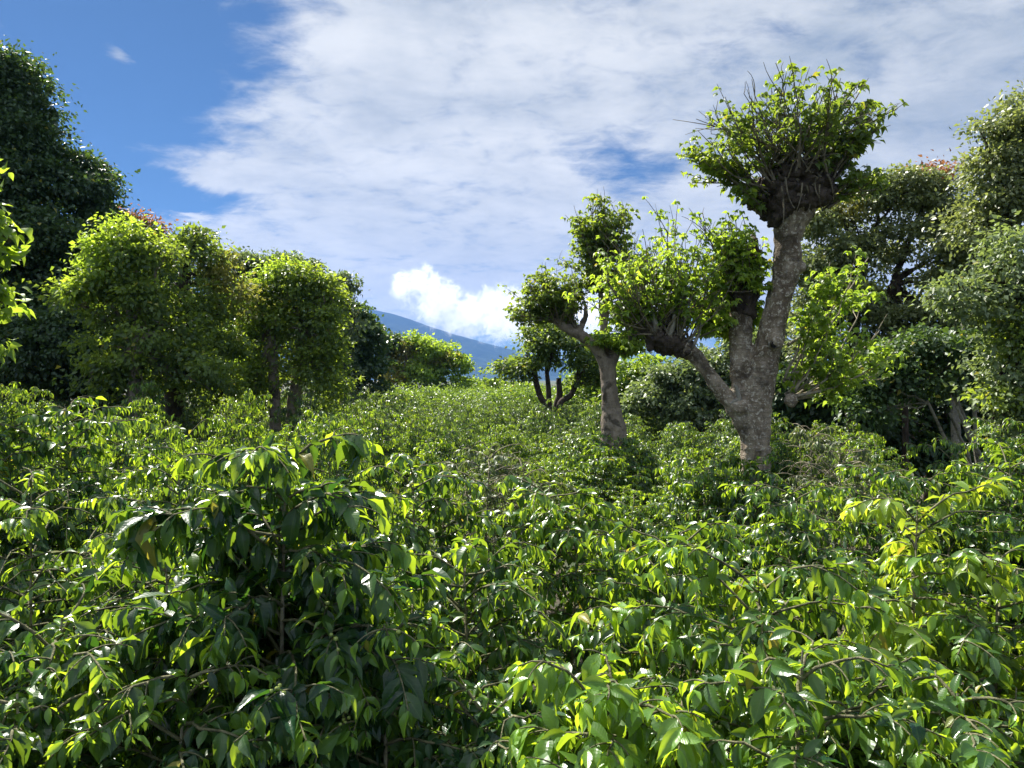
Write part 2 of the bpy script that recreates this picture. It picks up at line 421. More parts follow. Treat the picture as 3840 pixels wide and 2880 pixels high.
def build_cloud():
    """billowing cumulus that lies on the shoulder of the mountain: a real volume of droplets"""
    D = 4100.0
    m = bpy.data.materials.new('cloud_droplets'); m.use_nodes = True; T = NT(m.node_tree)
    co = T.n('ShaderNodeTexCoord').outputs['Object']
    w = T.n('ShaderNodeTexNoise'); w.inputs['Scale'].default_value = .006; w.inputs['Detail'].default_value = 3; T.put(w.inputs['Vector'], co)
    wv = T.vm('MULTIPLY', T.vm('SUBTRACT', w.outputs['Color'], (.5, .5, .5)), (85, 85, 85))
    cw = T.vm('ADD', co, wv)
    dens = None
    blobs = [(403, 288, 13, 15), (420, 283, 15, 15), (432, 288, 10, 17), (447, 302, 21, 22), (432, 312, 15, 17), (470, 313, 26, 21), (492, 305, 22, 17),
             (512, 310, 30, 25), (497, 321, 32, 18), (540, 325, 36, 27), (518, 334, 36, 10), (455, 320, 20, 15), (480, 328, 20, 9), (512, 324, 45, 19), (470, 316, 30, 18), (440, 300, 26, 22), (585, 318, 48, 28), (640, 315, 50, 30), (399, 277, 7, 5), (427, 272, 8, 8)]
    for px, py, rx, ry in blobs:
        c = P(px, py, D); c[1] = 0
        rx *= 1.15; ry *= 1.22
        q = T.vm('MULTIPLY', T.vm('SUBTRACT', cw, tuple(c)), (1 / (rx / F * D), 1 / (.55 * ry / F * D + 22), 1 / (ry / F * D)))
        o = T.n('ShaderNodeVectorMath', operation='LENGTH'); T.put(o.inputs[0], q)
        v = T.m('SUBTRACT', 1.0, o.outputs['Value'])
        dens = v if dens is None else T.m('MAXIMUM', dens, v)
    n = T.noise(co, .019, 9, .68, 1.0)
    d = T.m('ADD', dens, T.m('MULTIPLY', T.m('SUBTRACT', n, .53), 2.7))
    d = T.rng(d, .02, .62)
    pv = T.n('ShaderNodeVolumePrincipled'); pv.inputs['Color'].default_value = rgb(.998, .998, .998)
    pv.inputs['Anisotropy'].default_value = .45
    T.put(pv.inputs['Density'], T.m('MULTIPLY', d, .0115))
    out = T.n('ShaderNodeOutputMaterial'); T.put(out.inputs['Volume'], pv.outputs[0])
    mb = MB()
    a = P(378, 252, D); b = P(705, 366, D)
    x0, x1, z0, z1 = a[0], b[0], b[2], a[2]; y0, y1 = -190, 190
    V = np.array([(x, y, z) for x in (x0, x1) for y in (y0, y1) for z in (z0, z1)])
    mb.add(V, [(0, 1, 3, 2), (4, 6, 7, 5), (0, 4, 5, 1), (2, 3, 7, 6), (0, 2, 6, 4), (1, 5, 7, 3)])
    o = mb.obj('cloud', m, None, False); o.location = (0, D, 0)
    tag(o, 'white billowing cloud resting on the blue mountain shoulder', 'cloud', kind='stuff')
    m.cycles.volume_step_rate = 1.0 if hasattr(m, 'cycles') else 1


def build_haze():
    m = bpy.data.materials.new('hazy_air'); m.use_nodes = True; T = NT(m.node_tree)
    pv = T.n('ShaderNodeVolumePrincipled'); pv.inputs['Color'].default_value = rgb(.11, .27, .72)
    pv.inputs['Density'].default_value = HAZE; pv.inputs['Anisotropy'].default_value = .2
    out = T.n('ShaderNodeOutputMaterial'); T.put(out.inputs['Volume'], pv.outputs[0])
    mb = MB()
    V = np.array([(x, y, z) for x in (-7800, 7800) for y in (-7100, 7100) for z in (-3.2, 700)])
    mb.add(V, [(0, 1, 3, 2), (4, 6, 7, 5), (0, 4, 5, 1), (2, 3, 7, 6), (0, 2, 6, 4), (1, 5, 7, 3)])
    tag(mb.obj('haze', m, None, False), kind='stuff')


HAZE = 8.5e-5
build_ground()
build_mountain()
build_cloud()
build_haze()

# ------------------------------------------------------------------ tree tools
UP = np.array((0, 0, 1.))


def crown(mb, c, r, L, rng, kind='tiny', cov=2.2, clump=.32, per=16, gap=-.25, age=(.1, .75), droop=.35, W=1.0, shell=.5, seed=0):
    """leaf clumps spread through an ellipsoid's outer volume, with an uneven outline and gaps"""
    c = np.asarray(c, float); r = np.asarray(r, float)
    area = 4 * np.pi * ((r[0] * r[1]) ** 1.6 / 3 + (r[0] * r[2]) ** 1.6 / 3 + (r[1] * r[2]) ** 1.6 / 3) ** (1 / 1.6)
    n = int(cov * area / (.27 * L * L)); nc = max(6, n // per)
    u = unit(rng.normal(size=(nc, 3)))
    f = 1 + .34 * wav(u * 1.0, 3.0, seed + 11, 5) + .22 * wav(u, 8, seed + 12, 4) + .10 * np.abs(rng.normal(size=nc))
    rad = shell + (1 - shell) * rng.uniform(0, 1, nc) ** .55
    rad = rad + (rng.uniform(size=nc) < .24) * rng.uniform(0, .50, nc)
    pc = c + u * r * (f * rad)[:, None]
    keep = wav(pc, 2.2 / max(r.mean() * .55, .3), seed + 21, 5) > gap
    pc, u, rad = pc[keep], u[keep], rad[keep]
    if not len(pc): return
    N = len(pc) * per
    idx = np.repeat(np.arange(len(pc)), per)
    off = rng.normal(size=(N, 3)) * np.array((clump, clump, clump * .42)) * (.6 + .8 * rng.uniform(size=len(pc)))[idx][:, None]
    p = pc[idx] + off
    out = unit(off + u[idx] * clump * 1.2)
    d = out + rng.normal(size=(N, 3)) * .55 - UP * droop
    nr = UP * .7 + out * .5 + rng.normal(size=(N, 3)) * .75
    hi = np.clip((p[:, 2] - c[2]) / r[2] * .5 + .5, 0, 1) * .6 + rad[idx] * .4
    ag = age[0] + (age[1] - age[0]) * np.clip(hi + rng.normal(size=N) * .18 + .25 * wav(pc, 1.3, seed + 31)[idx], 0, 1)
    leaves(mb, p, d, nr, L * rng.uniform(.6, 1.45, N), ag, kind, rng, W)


def boughs(lf, c, r, L, rng, kind, cov, clump, per, gap, age, droop, shell, seed):
    """a lobe of a crown as several overlapping boughs, with hollows between them"""
    if r.mean() < .45: return crown(lf, c, r, L, rng, kind, cov, clump, per, gap, age, droop, 1.0, shell, seed)
    k = 9
    for j in range(k):
        u = unit(rng.normal(size=3)); u[2] = abs(u[2]) * 1.0 if rng.uniform() < .62 else u[2]; u = unit(u)
        f = rng.uniform(.24, .50)
        crown(lf, c + u * r * (1.10 - f), r * f * np.array((1.1, 1.1, .82)), L, rng, kind, cov * .62, clump * .66, int(per * 1.9), gap + .06, (age[0] + rng.uniform(-.08, .12), age[1]), droop, 1.0, shell * .7, seed * 31 + j)
    crown(lf, c, r * .72, L, rng, kind, cov * .25, clump, per, gap, (age[0], age[0] + .3 * (age[1] - age[0])), droop, 1.0, .35, seed)


def lobe(px, py, rx, ry, d, deep=1.0):
    return P(px, py, d), np.array((rx / F * d, (rx + ry) / 2 / F * d * deep, ry / F * d))


def bez(a, b, c, n):
    t = np.linspace(0, 1, n)[:, None]; return (1 - t) ** 2 * a + 2 * t * (1 - t) * b + t * t * c


def brush(tw, lf, o, orad, c, r, n, rng, L, kind='heart', twr=.012, per=20, start=.3, age=(.2, .8), bare=.12, sub=2, spread=.12, W=1.0, longbare=True):
    """upright shoots springing from a pollard head, each carrying leaves"""
    for i in range(n):
        u = unit(rng.normal(size=3)); s = np.asarray(o) + u * orad * np.array((1, 1, .6))
        v = unit(rng.normal(size=3)); e = np.asarray(c) + v * r * rng.uniform(.4, 1.14)
        if e[2] < s[2] + .05: e[2] = s[2] + abs(e[2] - s[2]) * .4
        ln = np.linalg.norm(e - s)
        side = (e - s) * np.array((1, 1, 0)); mid = s + side * rng.uniform(.38, .62) + UP * (e[2] - s[2]) * rng.uniform(.32, .62) + rng.normal(size=3) * ln * .06
        pts = bez(s, mid, e, 8); pts[1:-1] += rng.normal(size=(6, 3)) * ln * .012
        tube(tw, pts, np.linspace(twr * rng.uniform(.8, 1.5), twr * .3, 8), 5)
        isbare = rng.uniform() < bare
        paths = [(pts, start)]
        for k in range(sub):
            t0 = rng.integers(3, 7); q = pts[t0]; dr = unit(pts[t0] - pts[t0 - 1]) + rng.normal(size=3) * .5 + UP * .25
            ee = q + unit(dr) * ln * rng.uniform(.15, .38); qq = bez(q, q + (ee - q) * .5 + rng.normal(size=3) * .03, ee, 5)
            tube(tw, qq, np.linspace(twr * .5, twr * .2, 5), 4); paths.append((qq, .15))
        if longbare and rng.uniform() < .35:
            ee = e + unit(UP + rng.normal(size=3) * .25) * ln * rng.uniform(.05, .15); tube(tw, bez(e, (e + ee) / 2 + rng.normal(size=3) * .02, ee, 4), np.linspace(twr * .35, twr * .2, 4), 4)
        if isbare: continue
        for pp, st in paths:
            m = max(2, int(per * .62 * (1 if pp is pts else .5)))
            t = rng.uniform(st, 1.0, m) ** .8; fi = t * (len(pp) - 1); i0 = np.minimum(fi.astype(int), len(pp) - 2)
            q = pp[i0] + (pp[i0 + 1] - pp[i0]) * (fi - i0)[:, None]
            q3 = np.repeat(q, 3, 0); az = rng.uniform(0, 6.28, m); pet = np.stack([np.cos(az), np.sin(az), rng.uniform(-.2, .7, m)], -1)
            node = np.repeat(q + pet * spread * rng.uniform(.3, 1, m)[:, None], 3, 0)
            aa = np.repeat(az, 3) + np.tile((-1.2, 0, 1.2), m)
            d = np.stack([np.cos(aa), np.sin(aa), rng.uniform(-.7, .25, 3 * m)], -1)
            nr = UP + rng.normal(size=(3 * m, 3)) * .5
            ag = age[0] + (age[1] - age[0]) * np.clip(np.repeat(t, 3) + rng.normal(size=3 * m) * .25, 0, 1)
            leaves(lf, node, d, nr, L * rng.uniform(.55, 1.2, 3 * m), ag, kind, rng, W)


def limb(mb, pts, d, n=10, lump=.03, rng=None, cap=True, k=5, jit=0):
    """pts: (px, py, radius px[, extra depth]) -> tube"""
    Pt = [P(q[0], q[1], d) + np.array((0, q[3] if len(q) > 3 else 0, 0)) for q in pts]; R = [q[2] / F * d for q in pts]
    Pt, R = spline(Pt, R, k)
    tube(mb, Pt, R, n, lump, rng, cap)


def finish_trunk(o, vox=None, rough=.055, ns=.13, it=2):
    if vox:
        tx = bpy.data.textures.new('bark_relief', 'CLOUDS'); tx.noise_scale = ns; tx.noise_depth = 3
        md = o.modifiers.new('join', 'REMESH'); md.mode = 'VOXEL'; md.voxel_size = vox; md.use_smooth_shade = True
        sm = o.modifiers.new('soften', 'SMOOTH'); sm.iterations = it; sm.factor = .5
        dp = o.modifiers.new('relief', 'DISPLACE'); dp.texture = tx; dp.strength = rough; dp.mid_level = .5; dp.texture_coords = 'LOCAL'


def gy(d): return HOR + CAMZ * F / d     # pixel row of the ground at distance d


# ------------------------------------------------------------------ the thick pollard
def thick_pollard():
    rng = np.random.default_rng(7); d = 9.5
    root = empty('pollard_tree', (P(756, 400, d)[0], d, 0), 'thick grey pollarded tree with high bushy head and slanting side limb', 'tree', 'pollarded shade trees')
    tr = MB()
    limb(tr, [(756, gy(d) + 6, 22), (756, 560, 19), (756, 500, 15), (756, 465, 13.5), (755, 430, 14.5), (756, 405, 15), (761, 380, 14.5), (766, 355, 13.2), (770, 340, 13.6), (777, 306, 12), (784, 280, 12.2), (787, 262, 13.6), (788, 240, 12.6), (789, 225, 16), (792, 212, 21), (795, 198, 24), (797, 186, 22), (798, 178, 12)], d, 28, .022, rng)
    limb(tr, [(750, 425, 9, .0), (743, 402, 10, .02), (742, 370, 10, .08), (744, 335, 11, .14), (746, 312, 12, .16)], d, 20, .03, rng)
    limb(tr, [(750, 440, 9), (741, 417, 9.5), (724, 395, 8), (706, 370, 7), (693, 354, 8.5), (682, 347, 10)], d, 20, .04, rng)
    # burls and stubs
    for px, py, r, q in ((770, 343, 9, -.17), (790, 400, 7, -.05), (798, 268, 7, -.05), (762, 352, 7, -.1), (738, 408, 7, -.12), (728, 402, 4, -.05)):
        c = P(px, py, d) + np.array((0, q, 0)); tube(tr, [c - UP * .09, c - UP * .04, c, c + UP * .05, c + UP * .10], np.array((.3, .85, 1, .8, .25)) * r / F * d, 10, .08, rng, True)
    o = tr.obj('trunk', M['bark'], root); finish_trunk(o, .022)
    hd = MB()      # gnarled dark heads
    for (px, py, rr, n_) in ((768, 200, 20, 34), (778, 190, 22, 34), (808, 188, 26, 40), (795, 178, 30, 40), (768, 212, 10, 12), (822, 190, 14, 18), (672, 343, 10, 12), (655, 338, 9, 12), (751, 288, 11, 20), (755, 262, 9, 16)):
        for i in range(n_):
            u = unit(rng.normal(size=3)); c = P(px, py, d) + u * np.array((1, 1, .55)) * rr / F * d * .75 + np.array((0, .1 if px < 790 and px > 700 else 0, 0))
            l = rng.uniform(.05, .14); dr = unit(u + UP * rng.uniform(.2, 1.2)); rr2 = rng.uniform(.05, .11) * (1 if rr > 20 else .5)
            tube(hd, [c - dr * l, c - dr * l * .3, c + dr * l * .4, c + dr * l], np.array((.5, 1, .9, .35)) * rr2, 8, .1, rng, True)
    limb(hd, [(786, 224, 12), (784, 214, 19), (788, 205, 25), (793, 195, 28), (797, 184, 25), (799, 176, 12)], d, 26, .16, rng)
    limb(hd, [(690, 352, 9), (676, 346, 10.5), (662, 342, 10.5), (650, 334, 7.5), (644, 322, 3.5)], d, 14, .08, rng)
    limb(hd, [(746, 315, 12, .16), (749, 290, 11, .16), (753, 268, 9, .16), (757, 245, 6, .16), (757, 232, 3, .16)], d, 14, .1, rng)
    oh = hd.obj('pollard_head', M['bark_d'], root); finish_trunk(oh, .02, .17, .075, 1)
    # stubs
    st = MB()
    for a, b, r in (((668, 338), (673, 312), 3), ((655, 332), (650, 312), 3), ((690, 350), (700, 322), 2), ((684, 346), (696, 326), 2), ((738, 408), (733, 385), 3), ((728, 404), (736, 398), 2.5)):
        st = MB(); limb(st, [(a[0], a[1], r, -.08), ((a[0] + b[0]) / 2 + 1, (a[1] + b[1]) / 2, r * .8, -.1), (b[0], b[1], r * .55, -.1)], d, 8, .05, rng)
        st.obj('branch_stub', M['bark_p'], root)
    ho = MB(); c = P(767, 345, d) + np.array((0, -.245, 0))      # knot hole in the bark
    tube(ho, [c + np.array((0, .06, 0)), c + np.array((0, 0, 0)), c + np.array((0, -.02, 0))], [.05, .055, .055], 12); ho.obj('bark_ring', M['bark_p'], root)
    ho = MB(); tube(ho, [c + np.array((0, .05, 0)), c + np.array((0, -.024, 0))], [.03, .036], 12, cap=True); ho.obj('knot_hole', M['hollow'], root)
    # crown on the high head
    tw, lf = MB(), MB()
    hc = P(795, 180, d)
    brush(tw, lf, hc, .40, P(786, 122, d), np.array((1.0, .95, .60)), 100, rng, .074, 'heart', .013, 11, .40, (.0, .6), .25, 3, .10)
    brush(tw, lf, P(825, 190, d), .12, P(850, 120, d), np.array((.34, .5, .50)), 16, rng, .095, 'heart', .017, 18, .5, (.0, .6), .1, 2)
    brush(tw, lf, P(765, 195, d), .12, P(705, 158, d), np.array((.30, .5, .28)), 16, rng, .062, 'heart', .015, 26, .5, (.2, .9), .1, 3)
    brush(tw, lf, P(765, 212, d), .1, P(735, 178, d), np.array((.25, .4, .28)), 6, rng, .10, 'heart', .012, 10, .5, (.2, .9), .1, 2)
    brush(tw, lf, P(820, 205, d), .12, P(868, 185, d), np.array((.35, .4, .25)), 12, rng, .085, 'heart', .014, 10, .5, (.2, .7), .3, 2)
    tw.obj('shoots', M['twig'], root); lf.obj('crown', M['ery'], root)
    # crown of the slanting limb
    tw, lf = MB(), MB()
    for q, n_, c_, r_ in (((658, 335), 38, (650, 285), (.75, .7, .52)), ((680, 342), 24, (690, 290), (.50, .6, .55)), ((655, 335), 18, (610, 295), (.36, .4, .36)), ((672, 338), 10, (655, 245), (.55, .4, .25)), ((668, 335), 14, (700, 262), (.42, .4, .38))):
        brush(tw, lf, P(*q, d), .12, P(*c_, d), np.array(r_) * 1.22, int(n_ * 1.1), rng, .074, 'heart', .011, 11, .25, (.0, 1.0), .12, 3, .12)
    tw.obj('shoots', M['twig'], root); lf.obj('crown', M['lime'], root)
    # crown round the middle stem
    tw, lf = MB(), MB()
    brush(tw, lf, P(748, 290, d + .2), .15, P(735, 262, d + .1), np.array((.42, .5, .45)), 34, rng, .07, 'heart', .012, 22, .35, (.2, 1), .2, 3)
    brush(tw, lf, P(746, 310, d + .2), .1, P(722, 235, d + .2), np.array((.35, .4, .30)), 14, rng, .08, 'heart', .012, 8, .5, (.1, .6), .4, 3)
    brush(tw, lf, P(744, 330, d + .4), .1, P(720, 320, d + .5), np.array((.40, .4, .5)), 44, rng, .08, 'heart', .010, 26, .25, (.4, 1), .1, 3)
    tw.obj('shoots', M['twig'], root); lf.obj('crown', M['lime'], root)
    # long sprouts low on the right of the trunk
    tw, lf = MB(), MB()
    ends = [(868, 258), (862, 300), (880, 330), (872, 368), (850, 285), (835, 300), (893, 338), (840, 335), (860, 350), (820, 280), (812, 310), (845, 378), (880, 372), (830, 262), (822, 345)]
    for i, (ex, ey) in enumerate(ends):
        o_ = P(786 + rng.uniform(-3, 3), 397 - (14 if ey < 290 else 0) + rng.uniform(-4, 4), d + .05) if i != 0 else P(788, 345, d + .05)
        e_ = P(ex, ey, d + rng.uniform(-.25, .8)); ln = np.linalg.norm(e_ - o_)
        mid = o_ + (e_ - o_) * np.array((.6, .5, .25 if ey > 290 else .42)) + rng.normal(size=3) * .05
        pts = bez(o_, mid, e_, 9); pts[1:-1] += rng.normal(size=(7, 3)) * .012
        tube(tw, pts, np.linspace(.020, .006, 9), 6)
        for k in range(4):
            q = pts[rng.integers(3, 9)]; e2 = q + unit(e_ - o_ + rng.normal(size=3) * ln * .5 + UP * .3) * rng.uniform(.15, .4)
            tube(tw, [q, (q + e2) / 2 + rng.normal(size=3) * .015, e2], [.007, .005, .003], 4)
            if k < 3:
                m = 20; t = rng.uniform(.1, 1.1, m); az = rng.uniform(0, 6.28, m); node = np.repeat(q + (e2 - q) * t[:, None] + rng.normal(size=(m, 3)) * .08, 3, 0)
                aa = np.repeat(az, 3) + np.tile((-1.2, 0, 1.2), m)
                leaves(lf, node, np.stack([np.cos(aa), np.sin(aa), rng.uniform(-.7, .25, 3 * m)], -1), UP + rng.normal(size=(3 * m, 3)) * .5, .078 * rng.uniform(.6, 1.25, 3 * m), rng.uniform(.2, 1, 3 * m), 'heart', rng)
    tw.obj('shoots', M['ctwig'], root); lf.obj('crown', M['lime'], root)
    # roots of old creeper hanging on the head
    cr = MB()
    for i in range(7):
        a = P(rng.uniform(770, 822), rng.uniform(180, 195), d) + np.array((0, -.38, 0)); b = a + np.array((rng.uniform(-.12, .12), rng.uniform(-.02, .12), -rng.uniform(.2, .55)))
        tube(cr, bez(a, (a + b) / 2 + rng.normal(size=3) * .05, b, 7), np.linspace(.012, .004, 7), 5)
    cr.obj('creeper', M['twig'], root)


thick_pollard()


def forked_tree():
    rng = np.random.default_rng(17); d = 15.0
    root = empty('pollard_tree', (P(613, 400, d)[0], d, 0), 'forked pollarded tree with flared brown trunk and one limb reaching sideways', 'tree', 'pollarded shade trees')
    tr = MB()
    limb(tr, [(614, gy(d) + 4, 17), (614, 480, 15), (614, 445, 13.5), (613, 425, 12), (611, 405, 8.8), (609, 385, 8), (608, 370, 8.5), (608, 358, 8.5)], d, 24, .03, rng)
    limb(tr, [(606, 372, 6), (600, 353, 6.2), (589, 341, 5.2), (577, 333, 5.6), (567, 328, 5.5), (558, 322, 4), (550, 318, 2.5)], d, 16, .05, rng)
    limb(tr, [(609, 366, 6), (606, 345, 4.5), (604, 325, 4.5), (604, 300, 6), (603, 285, 6.5), (600, 268, 4), (592, 250, 2.5)], d + .15, 14, .06, rng)
    limb(tr, [(610, 366, 6), (617, 352, 4), (622, 345, 3.6), (630, 335, 2.5)], d, 12, .05, rng)
    limb(tr, [(578, 334, 3.5), (585, 318, 2.6), (586, 305, 2)], d, 10, .05, rng)
    o = tr.obj('trunk', M['bark_b'], root); finish_trunk(o, .03)
    for i, (mat, specs) in enumerate((('ery', [((558, 322), 26, (545, 295), (.62, .6, .40), .10), ((566, 326), 16, (570, 300), (.35, .5, .45), .10), ((552, 320), 16, (522, 316), (.34, .4, .30), .09), ((560, 324), 14, (532, 290), (.42, .5, .40), .09), ((575, 330), 12, (560, 275), (.4, .4, .25), .09)]),
                                      ('ery', [((600, 270), 26, (603, 232), (.50, .5, .48), .11), ((596, 258), 12, (582, 222), (.3, .4, .32), .10), ((604, 290), 30, (588, 268), (.62, .6, .44), .10), ((602, 262), 8, (628, 215), (.22, .3, .32), .10), ((600, 262), 6, (600, 205), (.12, .2, .2), .1)]),
                                      ('lime', [((628, 340), 24, (640, 300), (.66, .6, .50), .11), ((630, 335), 16, (655, 255), (.55, .6, .50), .11), ((620, 345), 18, (606, 345), (.45, .5, .30), .12), ((612, 352), 14, (640, 345), (.40, .5, .25), .12), ((604, 300), 22, (640, 262), (.5, .5, .42), .10)]))):
        tw, lf = MB(), MB()
        for q, n_, c_, r_, L in specs: brush(tw, lf, P(*q, d), .10, P(*c_, d), np.array(r_) * 1.12, n_, rng, L * .85, 'heart', .012, 13, .25, (.0, .9), .1, 3, .13)
        tw.obj('shoots', M['twig'], root); lf.obj('crown', M[mat], root)


forked_tree()


def lobed_tree(name, label, d, base, trunks, lobes, leaf, L, seed, group=None, kind='wide', cov=2.2, bark='bark_b', limbs=True, clump=.3, per=16, gap=-.25, age=(.1, .75), shell=.5, extra=None, droop=.35, cat='tree'):
    """tapered trunks with limbs into every lobe of the crown; the crown is leaf clumps"""
    rng = np.random.default_rng(seed)
    root = empty(name, (P(base, 400, d)[0], d, 0), label, cat, group)
    tr = MB(); heads = []
    for t in trunks: limb(tr, t, d, 10, .04, rng); heads.append(t)
    tips = [P(t[-1][0], t[-1][1], d) + np.array((0, t[-1][3] if len(t[-1]) > 3 else 0, 0)) for t in heads]
    rr = [t[-1][2] / F * d for t in heads]
    LB = [lobe(*(q[:4]), d + (q[4] if len(q) > 4 else 0)) for q in lobes]
    if limbs:
        for c, r in LB:
            k = int(np.argmin([np.linalg.norm(t - c) for t in tips]))
            for j in range(2):
                e = c + unit(rng.normal(size=3)) * r * .55; pts = bez(tips[k] - UP * .05, tips[k] + (e - tips[k]) * np.array((.45, .45, .6)), e, 6); pts[1:-1] += rng.normal(size=(4, 3)) * .04
                tube(tr, pts, np.linspace(rr[k] * .75, .012, 6), 7)
                for _ in range(5):
                    q = pts[rng.integers(2, 6)]; e2 = q + unit(rng.normal(size=3) + (e - tips[k]) * .3) * r * .55; tube(tr, [q, (q + e2) / 2 + rng.normal(size=3) * .03, e2], [.02 * max(1, d / 18), .012, .006], 5)
    tr.obj('trunk', M[bark], root)
    lf = MB()
    for i, (c, r) in enumerate(LB):
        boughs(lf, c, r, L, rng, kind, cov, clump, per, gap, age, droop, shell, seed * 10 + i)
    lf.obj('crown', M[leaf], root)
    if extra:
        for nm, mat, lbs, aa in extra:
            lf = MB()
            for i, q in enumerate(lbs):
                c, r = lobe(*(q[:4]), d + (q[4] if len(q) > 4 else 0)); boughs(lf, c, r, L, rng, kind, cov, clump, per, gap, aa, droop, shell, seed * 17 + i)
            lf.obj(nm, M[mat], root)
    return root


def g(px, d, r): return (px, gy(d), r)


# left group
lobed_tree('broadleaf_tree', 'tallest dark green tree rising at the far left edge', 22, 10, [[g(0, 22, 16), (0, 300, 12), (5, 200, 8)]],
           [(-20, 120, 55, 70, 1), (15, 100, 26, 52), (28, 135, 27, 52), (28, 195, 50, 55), (-10, 270, 80, 80), (45, 270, 60, 60, -.5), (-30, 370, 80, 60), (50, 350, 70, 60, -.5)],
           'dark', .12, 101, 'tall dark trees along the left side', cov=2.3, clump=.30, per=18, gap=-.5, age=(0, .8), bark='bark_d')
lobed_tree('broadleaf_tree', 'dark rounded tree behind the yellow-green tree, lower than the far-left one', 23, 95, [[g(92, 23, 12), (92, 330, 9), (92, 250, 6)]],
           [(88, 190, 24, 36), (92, 235, 24, 50), (75, 290, 45, 60), (110, 320, 45, 60), (60, 380, 50, 40), (130, 385, 55, 36)],
           'dark', .12, 102, 'tall dark trees along the left side', cov=2.3, clump=.28, per=18, gap=-.5, age=(0, .9), bark='bark_d')
lobed_tree('broadleaf_tree', 'rusty-topped tree peeping over the yellow-green tree', 27, 135, [[g(135, 27, 8), (135, 320, 6), (135, 260, 4)]],
           [(135, 250, 30, 28), (150, 290, 40, 40), (165, 350, 55, 50)], 'dark', .12, 103, 'tall dark trees along the left side', extra=[('crown', 'red', [(122, 222, 13, 9), (140, 228, 14, 9)], (.2, 1))], bark='bark_d')
lobed_tree('shade_tree', 'yellow-green tree with one straight trunk, before the dark trees', 17, 135,
           [[g(135, 17, 8), (135, 410, 6.8), (135, 375, 6.2), (137, 345, 6)]],
           [(122, 262, 32, 36), (150, 262, 30, 34), (100, 300, 30, 26), (140, 305, 45, 34), (105, 340, 34, 28), (165, 345, 40, 38), (75, 295, 16, 10), (95, 378, 26, 20), (140, 372, 40, 24), (195, 375, 32, 28)],
           'ery', .105, 104, 'pollarded shade trees', kind='wide', cov=1.35, clump=.22, per=14, gap=-.2, age=(.0, .9), bark='bark_b', extra=[('crown', 'lime', [(108, 262, 26, 26, -.3), (124, 236, 14, 16, -.2), (85, 290, 18, 12, -.3)], (.3, 1))])
lobed_tree('shade_tree', 'green tree with dark gnarled head, right beside the straight-trunked yellow-green tree', 18.5, 175,
           [[g(174, 18.5, 10), (174, 380, 9), (173, 335, 8), (172, 318, 9.5), (174, 300, 10), (178, 285, 6)]],
           [(192, 243, 20, 20), (202, 262, 22, 26), (214, 300, 20, 30), (196, 358, 24, 26), (222, 350, 22, 32), (212, 390, 30, 18)],
           'ery', .10, 105, 'pollarded shade trees', kind='wide', cov=1.3, clump=.2, per=14, gap=-.15, age=(0, .8), bark='bark_d', extra=[('crown', 'yolive', [(222, 275, 18, 22, .3), (238, 300, 14, 20, .3)], (.0, .6))])
lobed_tree('shade_tree', 'round green tree on two dark upright trunks', 20, 284,
           [[g(275, 20, 7), (275, 415, 5.6), (274, 385, 5.2), (272, 345, 4.8), (270, 330, 4)], [(290, gy(20), 8, .3), (290, 412, 6.8, .3), (293, 385, 6, .3), (298, 350, 6, .3), (304, 330, 5, .3)]],
           [(292, 290, 34, 24), (318, 302, 26, 28), (268, 300, 24, 26), (330, 330, 16, 32), (262, 335, 20, 26), (300, 325, 30, 22), (318, 365, 20, 28), (328, 388, 18, 22), (258, 380, 16, 24), (250, 398, 16, 12), (300, 372, 10, 8), (284, 322, 14, 14), (280, 352, 8, 9)],
           'ery', .10, 106, 'pollarded shade trees', kind='wide', cov=1.35, clump=.2, per=14, gap=-.2, age=(.1, 1.0), bark='bark_b', extra=[('crown', 'lime', [(238, 352, 16, 24, .2), (240, 300, 12, 18, .4), (252, 325, 14, 16, .3), (285, 272, 22, 8, -.1)], (.1, .9))])
lobed_tree('broadleaf_tree', 'dusky grey-green tree behind the round twin-trunk tree', 34, 255, [[g(255, 34, 6), (255, 350, 5), (252, 300, 4)]],
           [(245, 268, 20, 18), (265, 275, 24, 20), (285, 270, 16, 12), (240, 320, 40, 40), (280, 340, 40, 50), (235, 380, 45, 32)], 'greyg', .13, 107, 'dark trees along the far left', cov=1.7, age=(.0, .6), gap=-.3, bark='bark_d')
lobed_tree('broadleaf_tree', 'feathery-topped tree behind the right side of the twin-trunk tree', 37, 320, [[g(320, 37, 6), (318, 340, 5), (318, 280, 3)], [(340, gy(37), 4), (342, 330, 3), (341, 285, 2)]],
           [(292, 262, 12, 9), (306, 268, 14, 9), (320, 280, 12, 10), (343, 288, 9, 14), (350, 284, 8, 9), (318, 315, 28, 32), (345, 330, 22, 32), (330, 380, 35, 32)], 'greyg', .15, 108, 'dark trees along the far left', cov=1.2, age=(0, .5), gap=-.1, bark='bark_d', clump=.25, per=12)
lobed_tree('broadleaf_tree', 'dense dark tree sloping down to the gap before the mountain', 40, 362, [[g(360, 40, 6), (360, 360, 5), (358, 330, 4)]],
           [(352, 322, 18, 18), (362, 345, 20, 28), (370, 375, 20, 24), (350, 375, 24, 30), (340, 350, 22, 40)], 'dark', .19, 109, 'dark trees along the far left', cov=2.2, age=(.2, 1.0), gap=-.6, bark='bark_d')
